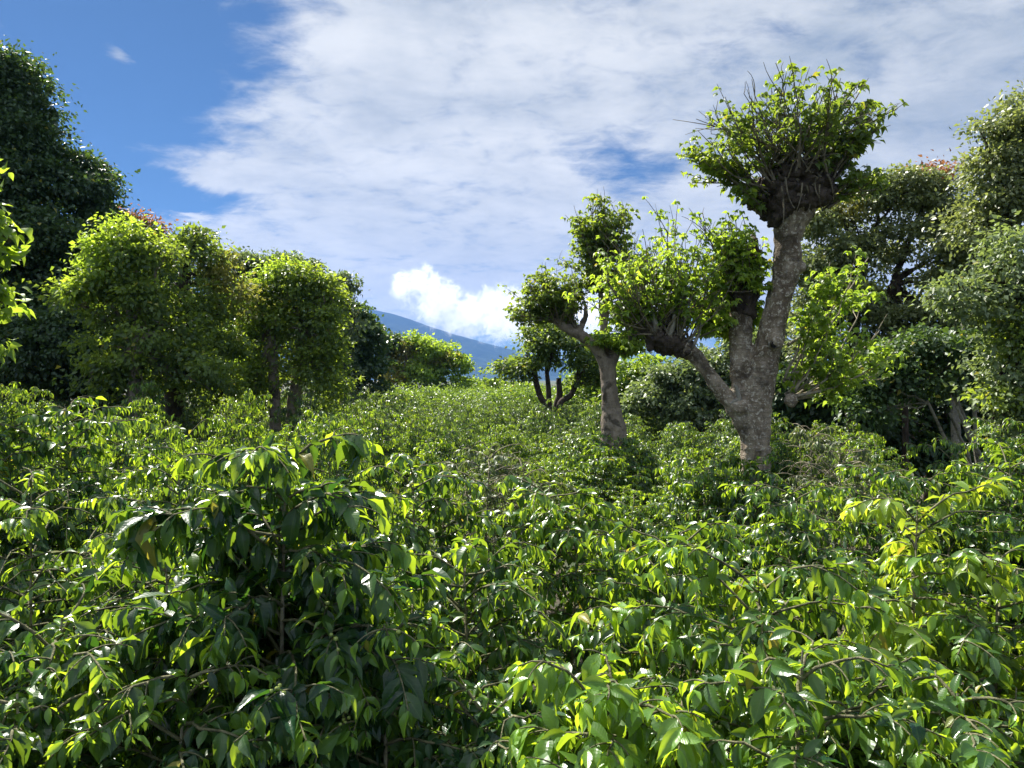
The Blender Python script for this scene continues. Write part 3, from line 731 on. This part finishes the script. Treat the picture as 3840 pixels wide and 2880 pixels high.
# near branch at the left edge
lobed_tree('shade_tree', 'near tree at the left edge, only its bright lime leaf sprays showing', 6, -90,
           [[(-95, gy(6), 22), (-90, 500, 18), (-85, 380, 14), (-70, 300, 10)]],
           [(-12, 215, 17, 10), (-2, 232, 14, 10), (-8, 250, 18, 8), (-14, 290, 16, 6), (-7, 303, 10, 8), (-14, 345, 9, 5), (-60, 230, 45, 40), (-70, 310, 45, 40), (-60, 170, 40, 30)],
           'lime', .085, 110, 'pollarded shade trees', kind='heart', cov=1.1, clump=.06, per=10, gap=-.7, age=(.4, 1), bark='bark_b', shell=.2)
# far middle
lobed_tree('broadleaf_tree', 'distant round olive-yellow tree below the mountain', 64, 425, [[g(405, 64, 4), (405, 385, 3), (404, 370, 2.5)], [(435, gy(64), 4), (436, 385, 3), (437, 372, 2)]],
           [(412, 349, 18, 16), (432, 353, 20, 18), (452, 368, 18, 16), (420, 380, 32, 20), (460, 390, 22, 14)], 'lime', .26, 111, None, cov=1.2, age=(.3, .9), gap=-.35, clump=.4, shell=.4,
           extra=[('crown', 'yolive', [(392, 365, 12, 14), (394, 382, 15, 16), (405, 352, 12, 12), (446, 362, 12, 12)], (.3, .9)), ('crown', 'dark', [(393, 343, 8, 7), (387, 350, 5, 6)], (.0, .8))])
for i, (px, py, rx, ry, dd, lb) in enumerate([(480, 391, 30, 12, 70, 'low green shrub just right of the distant olive-yellow tree'), (505, 391, 20, 9, 75, 'distant pale green shrub at the foot of the blue mountain'), (524, 397, 20, 12, 60, 'distant green shrub between mountain foot and many-stemmed tree'),
                                              (380, 398, 22, 12, 58, 'distant shrub at the foot of the dense dark sloping tree'), (588, 386, 26, 24, 38, 'light green shrub behind the forked tree trunk'), (640, 384, 36, 28, 30, 'bushy green shrub just right of the forked tree trunk')]):
    lobed_tree('shrub', lb, dd, px, [[g(px, dd, 2.5), (px, py + ry * .6, 1.6), (px, py + 1, 1.2)]], [(px, py, rx, ry), (px - rx * .5, py + ry * .6, rx * .7, ry), (px + rx * .5, py + ry * .6, rx * .7, ry)], ['coffee_far', 'olive'][i in (3,)], .16 if dd < 50 else .25, 120 + i, 'shrubs beyond the coffee rows', cov=1.5, gap=-.4, clump=.3, age=(.2, .8), cat='shrub')
lobed_tree('shade_tree', 'small distant tree whose dark stems spread from the ground', 29, 552,
           [[(548, gy(29), 3.5), (548, 412, 3.5), (541, 398, 3.2), (536, 382, 3), (535, 372, 2.5)], [(549, gy(29), 3.5, .2), (549, 412, 3.2, .2), (549, 392, 2.8, .2), (547, 372, 2.2, .2)], [(556, gy(29), 3.5, .3), (557, 410, 3.5, .3), (560, 395, 3.4, .3), (559, 378, 2.5, .3)], [(558, gy(29), 3), (559, 408, 3), (570, 396, 2.8), (577, 383, 2.5)]],
           [(540, 350, 26, 20), (563, 350, 26, 24), (520, 368, 20, 12), (590, 362, 20, 18), (550, 335, 24, 16), (505, 372, 9, 6), (588, 380, 14, 10)], 'ery', .13, 130, 'pollarded shade trees', cov=1.5, gap=-.25, clump=.25, per=12, age=(0, .6), bark='bark_d')
# right group
lobed_tree('broadleaf_tree', 'grey-green tree close behind the thick pollard, sky showing through', 17, 850, [[g(850, 17, 5), (850, 400, 4.5), (855, 320, 5), (862, 270, 4)], [(905, gy(17), 3.5), (905, 400, 3), (900, 330, 4), (893, 280, 3)]],
           [(832, 225, 32, 30), (870, 205, 32, 26), (900, 190, 34, 22), (935, 205, 34, 26), (960, 235, 26, 30), (895, 240, 30, 22), (850, 260, 40, 26), (840, 310, 46, 38), (893, 320, 36, 34), (870, 360, 50, 26), (925, 285, 18, 16), (815, 270, 24, 30), (905, 360, 50, 22), (955, 320, 30, 26), (820, 350, 30, 24)],
           'olive', .085, 140, 'woodland edge on the right', kind='wide', cov=1.8, clump=.19, per=14, gap=-.22, age=(0, .9), bark='bark_d', extra=[('crown', 'red', [(940, 173, 15, 8)], (.2, 1)), ('crown', 'yolive', [(838, 203, 16, 12)], (.3, .8))])
lobed_tree('broadleaf_tree', 'tall grey-green tree filling the upper right edge', 14, 1020, [[g(1025, 14, 12), (1020, 400, 9), (1012, 300, 7), (1010, 220, 5)]],
           [(1012, 150, 26, 36), (1030, 130, 30, 40), (990, 175, 20, 22), (1005, 205, 32, 26), (975, 225, 22, 18), (1035, 190, 40, 50), (980, 130, 8, 10), (988, 160, 14, 12)], 'olive', .08, 141, 'woodland edge on the right', kind='wide', cov=1.5, clump=.16, per=14, gap=-.25, age=(.1, .9), bark='bark_d')
lobed_tree('broadleaf_tree', 'lighter green tree hanging low over the right edge', 11.5, 1030, [[g(1060, 11.5, 12), (1052, 400, 9), (1042, 320, 7), (1038, 270, 5)]],
           [(1012, 262, 22, 30), (1030, 290, 34, 44), (1008, 310, 22, 24), (1015, 360, 26, 30), (1004, 385, 18, 18), (1025, 410, 24, 40), (995, 432, 12, 8), (968, 300, 22, 22), (950, 290, 16, 12)], 'greyg', .08, 142, 'woodland edge on the right', kind='wide', cov=1.5, clump=.14, per=14, gap=-.25, age=(.3, 1), bark='bark_d', extra=[('crown', 'ery', [(1020, 335, 16, 22, -.2), (1002, 395, 14, 12, -.2)], (.5, 1))])
lobed_tree('broadleaf_tree', 'dark low-crowned tree on several leaning pale trunks', 13.5, 950,
           [[(990, gy(13.5), 2.8), (978, 460, 2.6), (968, 428, 2.4), (953, 392, 2.1), (945, 365, 1.6)], [(975, gy(13.5), 2.2, -.5), (966, 464, 2, -.5), (954, 438, 1.9, -.5), (940, 405, 1.6, -.5)], [(968, gy(13.5), 2, -.3), (960, 462, 1.8, -.3), (950, 436, 1.6, -.3), (940, 412, 1.3, -.3)], [(950, gy(13.5), 2, -.4), (943, 464, 1.8, -.4), (930, 432, 1.5, -.4), (915, 400, 1.2, -.4)], [(1002, gy(13.5), 2.4, .7), (1000, 440, 2.2, .7), (995, 380, 2, .7), (985, 320, 1.6, .7)]],
           [(940, 350, 36, 24), (905, 365, 38, 24), (975, 360, 24, 24), (880, 390, 34, 20), (925, 380, 36, 14), (866, 408, 22, 14)], 'dark', .09, 143, 'woodland edge on the right', kind='wide', cov=1.6, clump=.17, per=14, gap=-.35, age=(.2, 1), bark='bark_p')
lobed_tree('broadleaf_tree', 'shadowy tree deep behind the leaning pale trunks', 19, 960, [[g(930, 19, 6), (930, 400, 5), (928, 350, 4)], [(1000, gy(19), 6), (1000, 400, 5), (1000, 330, 4)]],
           [(930, 390, 50, 50), (1000, 350, 50, 60), (1000, 420, 50, 45), (940, 440, 50, 35), (1050, 380, 50, 80), (965, 300, 30, 24)], 'dark', .14, 144, 'woodland edge on the right', kind='wide', cov=2.0, clump=.2, per=16, gap=-.5, age=(0, .6), bark='bark_b')
lobed_tree('broadleaf_tree', 'shadowy tree low behind the sprouting side of the thick pollard', 18.5, 830, [[g(820, 18.5, 6), (820, 420, 5), (818, 380, 4)], [(862, gy(18.5), 4), (860, 420, 3.4), (852, 390, 3)]],
           [(890, 452, 44, 22), (950, 458, 46, 20), (1000, 455, 30, 20), (815, 385, 36, 26), (850, 410, 44, 36), (810, 430, 40, 30), (880, 440, 40, 28), (790, 400, 20, 24)], 'dark', .14, 145, 'woodland edge on the right', kind='wide', cov=2.0, clump=.2, per=16, gap=-.5, age=(0, .6), bark='bark_b')
lobed_tree('broadleaf_tree', 'loose grey-green tree between the sky gap and the right edge', 16, 955, [[g(958, 16, 5), (955, 400, 4), (950, 300, 3)]],
           [(945, 262, 30, 26), (970, 285, 34, 34), (940, 318, 34, 26), (975, 335, 30, 30), (985, 250, 26, 26), (915, 345, 26, 18)],
           'olive', .09, 147, 'woodland edge on the right', kind='wide', cov=1.8, clump=.18, per=14, gap=-.2, age=(0, 1), bark='bark_p')
lobed_tree('broadleaf_tree', 'hazy green tree seen between forked tree and thick pollard', 26, 700, [[g(700, 26, 5), (700, 400, 4), (700, 375, 3)]],
           [(680, 385, 30, 22), (712, 378, 30, 30), (655, 402, 30, 20), (735, 395, 30, 30), (700, 410, 40, 26), (770, 350, 24, 40), (740, 350, 16, 24)], 'greyg', .14, 146, 'woodland edge on the right', kind='wide', cov=1.8, clump=.22, per=14, gap=-.35, age=(.0, .9), bark='bark_d')

# ------------------------------------------------------------------ coffee bushes
def bush_mesh(H, R, seed, lod='hi', stems=2, full=1.0, age_bias=0.0, L0=.077, berries=False, mat='coffee', bareness=0.0):
    """upright stems with tiers of paired arching side branches; leaf pairs hang along each branch"""
    rng = np.random.default_rng(seed)
    st, br, lf, be = MB(), MB(), MB(), MB()
    kind = {'hi': 'hi', 'mid': 'mid', 'lo': 'lo'}[lod]
    gapn = {'hi': .033, 'mid': .038, 'lo': .060}[lod]
    for s in range(stems):
        az = rng.uniform(0, 6.28); r0 = .05 + .10 * (s > 0); tilt = 0 if s == 0 else rng.uniform(.12, .3) * R
        h = H * (1 if s == 0 else rng.uniform(.78, .96))
        b = np.array((math.cos(az) * r0, math.sin(az) * r0, -.05)); t = np.array((math.cos(az) * (r0 + tilt), math.sin(az) * (r0 + tilt), h))
        ax = bez(b, (b + t) / 2 + rng.normal(size=3) * .05, t, 12)
        tube(st, ax, np.linspace(.024, .003, 12), 8 if lod == 'hi' else 5, .05, rng)
        z = .35 * H; a0 = rng.uniform(0, 6.28)
        while z < h - .02:
            f = z / h; base = ax[min(10, int(f * 11))] * (1 - (f * 11) % 1) + ax[min(11, int(f * 11) + 1)] * ((f * 11) % 1)
            env = R * .86 * (.26 + .74 * math.sqrt(max(0, 1 - f ** 3.2))) * (.8 + .2 * min(1, f * 1.8))
            for sd in (0, np.pi):
                if rng.uniform() > .93 * full + .07: continue
                a = a0 + sd + rng.normal() * .35; ln = env * rng.uniform(.7, 1.15) * (1 if s == 0 else .8)
                dr = np.array((math.cos(a), math.sin(a), 0)); rise = ln * (.30 + .20 * f) * rng.uniform(.3, 1.5)
                fall = ln * rng.uniform(.15, .65) * (1.4 - .7 * f)
                e = base + dr * ln + UP * (rise - fall); mid = base + dr * ln * .55 + UP * rise * 1.0
                npt = 8; pp = bez(base, mid, e, npt); pp[1:] += np.cumsum(rng.normal(size=(npt - 1, 3)) * .008, 0)
                tube(br, pp, np.linspace(.0065, .0025, npt), 5 if lod == 'hi' else 4)
                if rng.uniform() < bareness: continue
                runs = [(pp, .10, ln)]
                for _ in range({'hi': 4, 'mid': 3, 'lo': 1}[lod]):
                    k0 = int(rng.integers(2, npt - 1)); l2 = ln * rng.uniform(.22, .40); a2 = a + rng.choice([-1, 1]) * rng.uniform(.5, 1.1)
                    d2 = np.array((math.cos(a2), math.sin(a2), rng.uniform(-.1, .45))); e2 = pp[k0] + d2 * l2 - UP * l2 * .25
                    p2 = bez(pp[k0], pp[k0] + d2 * l2 * .5 + UP * l2 * .1, e2, 6); tube(br, p2, np.linspace(.0035, .002, 6), 4); runs.append((p2, .15, l2))
                for pp, t0, ln_ in runs:
                    npt_ = len(pp)
                    nn = max(2, int(ln_ / gapn * 1.25)); t = np.linspace(t0, 1.0, nn) + rng.normal(size=nn) * .01
                    t = t[rng.uniform(size=nn) < (.65 + .4 * np.clip(t, 0, 1))]; t = np.clip(t, 0, 1); nn = len(t)
                    if nn == 0: continue
                    fi = t * (npt_ - 1); i0 = np.minimum(fi.astype(int), npt_ - 2); q = pp[i0] + (pp[i0 + 1] - pp[i0]) * (fi - i0)[:, None]
                    tg = unit(pp[i0 + 1] - pp[i0]); sd_ = unit(np.cross(tg, UP))
                    for sg in (-1, 1):
                        k = rng.uniform(size=nn) < .93
                        m = int(k.sum())
                        if m == 0: continue
                        dro = (rng.uniform(-.55, 1.5, m) + .25 * t[k])[:, None] * (1.2 - .45 * t[k][:, None])
                        d = tg[k] * rng.uniform(.15, .8, m)[:, None] + sd_[k] * sg * rng.uniform(.3, .95, m)[:, None] - UP * dro + rng.normal(size=(m, 3)) * .12
                        nr = UP * 1.0 + sd_[k] * sg * .35 + tg[k] * .35 + rng.normal(size=(m, 3)) * .32
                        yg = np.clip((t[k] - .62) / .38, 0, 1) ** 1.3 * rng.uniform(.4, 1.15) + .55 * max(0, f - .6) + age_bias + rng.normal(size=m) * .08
                        L = L0 * (rng.uniform(.6, 1.2, m) + (rng.uniform(size=m) < .09) * .45) * (1 - .35 * np.clip((t[k] - .85) / .15, 0, 1))
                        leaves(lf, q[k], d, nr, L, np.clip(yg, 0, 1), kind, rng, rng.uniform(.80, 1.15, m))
                # paired upright tip leaves
                pp = runs[0][0]; tip = pp[-1]; m = 2
                tg = unit(pp[-1:] - pp[-2:-1]); sd_ = unit(np.cross(tg, UP))
                leaves(lf, np.repeat(tip[None], m, 0), tg[-1][None] + np.array((sd_[-1] * .4, -sd_[-1] * .4)) - UP * rng.uniform(-.3, .3), UP + rng.normal(size=(m, 3)) * .3, L0 * .55, np.array((.95, .95)) * rng.uniform(.5, 1), kind, rng, .8)
                if berries and rng.uniform() < .55:
                    for q_ in q[(t > .25) & (t < .85)]:
                        for _ in range(rng.integers(1, 4)):
                            c = q_ + rng.normal(size=3) * .010; rr = rng.uniform(.005, .0075)
                            tube(be, [c - UP * rr, c - UP * rr * .5, c + UP * rr * .5, c + UP * rr], [rr * .3, rr, rr, rr * .3], 6)
            z += rng.uniform(.047, .075) * (1.0 if lod == 'hi' else 1.15); a0 += np.pi / 2 + rng.normal() * .3
        m = 46; fi = rng.uniform(.55, 1, m) * 10.99; i0 = fi.astype(int); q = ax[i0] + (ax[i0 + 1] - ax[i0]) * (fi - i0)[:, None]; aa = rng.uniform(0, 6.28, m)
        leaves(lf, q, np.stack([np.cos(aa), np.sin(aa), rng.uniform(-.6, .5, m)], -1), UP + rng.normal(size=(m, 3)) * .4, L0 * rng.uniform(.6, 1.1, m), rng.uniform(0, .7, m) * (fi / 11) ** 2 + age_bias, kind, rng)
        tp = ax[-1]; m = 6; aa = rng.uniform(0, 6.28, m)
        leaves(lf, np.repeat(tp[None], m, 0) - UP * rng.uniform(0, .06, m)[:, None], np.stack([np.cos(aa), np.sin(aa), rng.uniform(-.2, .7, m)], -1), UP + rng.normal(size=(m, 3)) * .3, L0 * .7, rng.uniform(.5, 1, m), kind, rng, .9)
    out = [('stem', st.mesh('stem', M['ctwig'])), ('branches', br.mesh('branches', M['ctwig' if bareness > .5 else 'cbranch'])), ('foliage', lf.mesh('foliage', M[mat]))]
    if berries and be.n: out.append(('berries', be.mesh('berries', M['berry'])))
    return out


BG = 'coffee bushes of the plantation'
def plant(parts, loc, rz, sc, label):
    r = empty('coffee_bush', loc, label, 'coffee bush', BG); r.rotation_euler = (0, 0, rz); r.scale = (sc[0], sc[0], sc[1])
    for nm, me in parts:
        o = bpy.data.objects.new(nm, me); C.objects.link(o); o.parent = r
        if nm == 'berries': o['kind'] = 'stuff'
    return r


# the nearest bushes, each built on its own: apex px, apex py, distance, radius, options, label
near = [
    (301, 437, 2.75, .78, dict(stems=3, berries=True, age_bias=-.10, L0=.092), 'largest near coffee bush, dark and broad, with its brown stem showing'),
    (60, 405, 5.6, 1.0, dict(stems=3), 'tall glossy coffee bush before the dark trees on the far left'),
    (20, 468, 3.9, .85, dict(stems=2, age_bias=.05, bareness=.3), 'coffee bush with long arching pale branches reaching in from the left edge'),
    (70, 610, 2.5, .75, dict(stems=2, berries=True), 'low dark coffee bush in the bottom left corner'),
    (908, 500, 3.7, .85, dict(stems=2, full=.9, age_bias=.38, bareness=.12, L0=.085, mat='coffee_yellow'), 'yellow-green coffee bush with a bare pale stem on the right'),
    (545, 476, 5.1, .85, dict(stems=2, age_bias=.10), 'coffee bush with lime tips standing midway between the near bush and forked tree'),
    (796, 483, 5.6, .95, dict(stems=3, age_bias=.08), 'bright-topped coffee bush just before the thick pollard trunk'),
    (764, 570, 2.9, .85, dict(stems=2, berries=True, age_bias=.18, L0=.086), 'broad light green coffee bush in the lower right, with green berries'),
    (671, 528, 4.1, .8, dict(stems=2, age_bias=.10), 'coffee bush with drooping glossy leaves below the slanting pollard limb'),
    (470, 545, 3.7, .75, dict(stems=2, berries=True, age_bias=.04), 'coffee bush directly right of the largest near bush'),
    (1005, 545, 3.5, .75, dict(stems=2, age_bias=.16), 'coffee bush cut by the right edge beside the yellow-leaved one'),
    (600, 668, 2.3, .55, dict(stems=1, full=.9, age_bias=.4, L0=.10), 'small sunlit coffee bush with bright broad leaves at the bottom centre'),
    (960, 690, 2.3, .65, dict(stems=2, berries=True, age_bias=.12), 'coffee bush filling the bottom right corner'),
    (170, 520, 3.6, .75, dict(stems=2, age_bias=.04, bareness=.3), 'coffee bush left of the largest one, with bare twigs between'),
    (395, 610, 2.7, .6, dict(stems=2, berries=True, age_bias=-.05), 'dark drooping coffee bush below the largest one, right of its stem'),
    (200, 655, 2.4, .6, dict(stems=2), 'dark coffee bush in the bottom row left of the exposed brown stem'),
    (405, 462, 4.6, .75, dict(stems=2, age_bias=.0), 'coffee bush peeping over the right shoulder of the largest one'),
    (180, 462, 5.2, .85, dict(stems=2, age_bias=.02), 'coffee bush behind the left shoulder of the largest one'),
    (900, 470, 6.2, .95, dict(stems=2), 'coffee bush behind the yellow-leaved one, before the shadowy woodland'),
    (1010, 458, 6.0, .95, dict(stems=3, age_bias=.08), 'lime-topped coffee bush by the right edge below the woodland'),
    (490, 690, 2.6, .55, dict(stems=2, age_bias=-.05), 'dark shaded coffee bush at the bottom, between largest and small sunlit one'),
    (748, 458, 8.1, .85, dict(stems=3, L0=.08, lod='mid'), 'dark coffee bush right in front of the thick pollard trunk base'),
    (700, 462, 8.8, .85, dict(stems=3, L0=.08, lod='mid', age_bias=.05), 'coffee bush touching the left side of the thick pollard trunk base'),
    (486, 446, 8.6, 1.0, dict(stems=3, bareness=.6, lod='mid', mat='coffee_grey'), 'almost leafless coffee bush of grey twigs below the mountain foot'),
    (838, 436, 9.6, .9, dict(stems=3, bareness=.65, lod='mid', mat='coffee_grey'), 'sparse twiggy coffee bush right beside the thick pollard trunk'),
    (614, 438, 13.7, 1.1, dict(stems=3, L0=.08, lod='mid'), 'coffee bush right in front of the forked trunk base'),
    (598, 444, 12.6, 1.0, dict(stems=3, L0=.09, lod='mid', age_bias=.05), 'rounded coffee bush just left and in front of the forked trunk base'),
    (820, 640, 2.2, .55, dict(stems=1, berries=True, age_bias=.15), 'coffee bush at the bottom edge just left of the corner bush'),
]
occ = []
for i, (px, py, d, R, kw, lb) in enumerate(near):
    top = P(px, py, d); H = top[2]
    kw.setdefault('lod', 'hi' if d < 3.2 else 'mid'); parts = bush_mesh(H - .03, R, 500 + i, **kw)
    plant(parts, (top[0], d, 0), 0, (1, 1), lb); occ.append((top[0], d))

mids = [bush_mesh(2.2, .92, 700 + i, 'mid', stems=3, age_bias=(.0, .08, .14, .04)[i % 4], L0=.072) for i in range(8)]
fars = [bush_mesh(2.1, .95, 800 + i, 'lo', stems=3, age_bias=(.05, .12, .0, .1)[i % 4], L0=.11, mat='coffee_far') for i in range(6)]
bare = [bush_mesh(2.1, .95, 860 + i, 'mid', stems=3, full=.9, bareness=.72, mat='coffee_grey') for i in range(2)]

LM = [(20, 'the left edge'), (135, 'the yellow-green tree'), (200, 'the gnarled tree'), (283, 'the twin-trunk tree'), (350, 'the sloping dark tree'),
      (425, 'the distant olive tree'), (492, 'the mountain foot'), (550, 'the many-stemmed tree'), (613, 'the forked trunk'), (680, 'the slanting limb'), (755, 'the thick trunk'),
      (830, 'the side sprouts'), (900, 'the sky gap'), (960, 'the leaning trunks'), (1012, 'the right edge')]
ORD = ['nearest', 'second', 'third', 'fourth', 'fifth', 'sixth', 'seventh', 'eighth', 'ninth', 'tenth', 'eleventh', 'twelfth', 'thirteenth', 'fourteenth', 'fifteenth', 'sixteenth', 'seventeenth', 'eighteenth', 'nineteenth', 'twentieth', 'hindmost']


def right_edge(y):   # where the woodland on the right begins
    return np.interp(y, [0, 8, 11, 13, 18, 24, 30, 60], [9, 8.4, 7.6, 6.0, 7.0, 8.0, 7.0, 8.0])


def left_edge(y):
    return np.interp(y, [0, 15, 20, 24, 32, 40, 70], [-14, -14.5, -15, -13.5, -10.5, -8.0, -9.5])


rng = np.random.default_rng(5)
trees_at = [(P(756, 0, 9.5)[0], 9.5, .45), (P(613, 0, 15)[0], 15, .6), (P(135, 0, 17)[0], 17, .5), (P(174, 0, 18.5)[0], 18.5, .5), (P(284, 0, 20)[0], 20, .7), (P(552, 0, 29)[0], 29, .7)]
cand = []
y = 6.6; row = 0
while y < 66:
    x = -.70 * y - 1 + rng.uniform(0, 1)
    while x < .70 * y + 1:
        xx, yy = x + rng.normal() * .18, y + rng.normal() * .22
        if left_edge(yy) < xx < right_edge(yy) and all(math.hypot(xx - a, yy - b) > 1.0 for a, b in occ) and all(math.hypot(xx - a, yy - b) > c for a, b, c in trees_at):
            cand.append((xx, yy, row))
        x += 1.38 if y < 34 else 1.5
    y += 1.55; row += 1
cand.sort(key=lambda c: c[1])
IND = 275
used = {}
cnt = 0
for i, (x, y, row) in enumerate(cand[:IND]):
    px = 512 + x / y * F
    hz = np.interp(y, [6, 10, 16, 30], [2.15, 2.02, 1.95, 1.95]) * rng.uniform(.84, 1.14)
    hz *= rng.choice([.86, 1.0, 1.1])
    hz += np.interp(px, [60, 330, 420], [.62, .48, 0]) * np.interp(y, [7, 13], [.3, 1])
    if abs(x - P(756, 0, 9.5)[0]) < 1.0 and y < 9.6: hz = 2.0
    if abs(x - P(613, 0, 15)[0]) < 1.0 and 12 < y < 15: hz = 2.05
    lm = min(LM, key=lambda q: abs(q[0] - px)); dx = px - lm[0]
    half = 18
    side = 'below' if abs(dx) < 14 else ('just left of' if dx < 0 else 'just right of')
    isb = any(math.hypot(px - a, y - b) < c for a, b, c in ((487, 11.5, 1.0),)) or (i in (0,))
    sb = (470 < px < 515 and 9.5 < y < 13) or (800 < px < 850 and 10 < y < 13.5)
    lab = f"{'twiggy' if sb else 'green'} coffee bush in the {ORD[min(row, 20)]} row, {side} {lm[1]}"
    if lab in used:
        used[lab] += 1
        adj = 'shorter' if hz < 1.95 else 'taller'
        lab2 = adj + ' ' + lab
        lab = lab2
    used[lab] = used.get(lab, 0) + 1
    if sb: parts = bare[i % 2]; base = 2.1
    elif y < 9.5: parts = mids[int(rng.integers(4))]; base = 2.2
    elif y < 17: parts = mids[4 + int(rng.integers(4))]; base = 2.2
    else: parts = fars[int(rng.integers(6))]; base = 2.1
    s = hz / base
    plant(parts, (x, y, 0), rng.uniform(0, 6.28), (rng.uniform(.70, .90), s), lab)
print('bushes', len(cand), 'individual', min(IND, len(cand)), 'hindmost y', cand[min(IND, len(cand)) - 1][1], 'labels', len(used), 'dupes', sum(v > 1 for v in used.values()))

# the far rest of the field reads as one mass
mb = MB(); rng = np.random.default_rng(77)
for (x, y, row) in cand[IND:]:
    H = rng.uniform(1.6, 2.5)
    crown(mb, (x, y, H - .75), (.72, .72, .8), .17, rng, 'tiny', 1.3, .16, 8, -.6, (.0, .5), .6, 1.0, .55, int(rng.integers(1e6)))
tag(mb.obj('far_coffee_field', M['coffee_far']), 'far coffee bushes merging into one green mass before the mountain', 'coffee field', kind='stuff')

# bushes just outside the frame, so that the rows go on at a step to the side
rng = np.random.default_rng(909)
for sg, word in ((1, 'right'), (-1, 'left')):
    for (x, y) in ((2.9, 2.6), (3.9, 3.6), (4.4, 2.2), (4.9, 4.9), (5.6, 3.4), (6.3, 5.0)):
        plant(mids[int(rng.integers(4))], (sg * (x + rng.normal() * .1), y, 0), rng.uniform(0, 6.28), (.95, rng.uniform(.98, 1.1)), 'green coffee bush of the same rows, standing beyond the ' + word + ' edge')
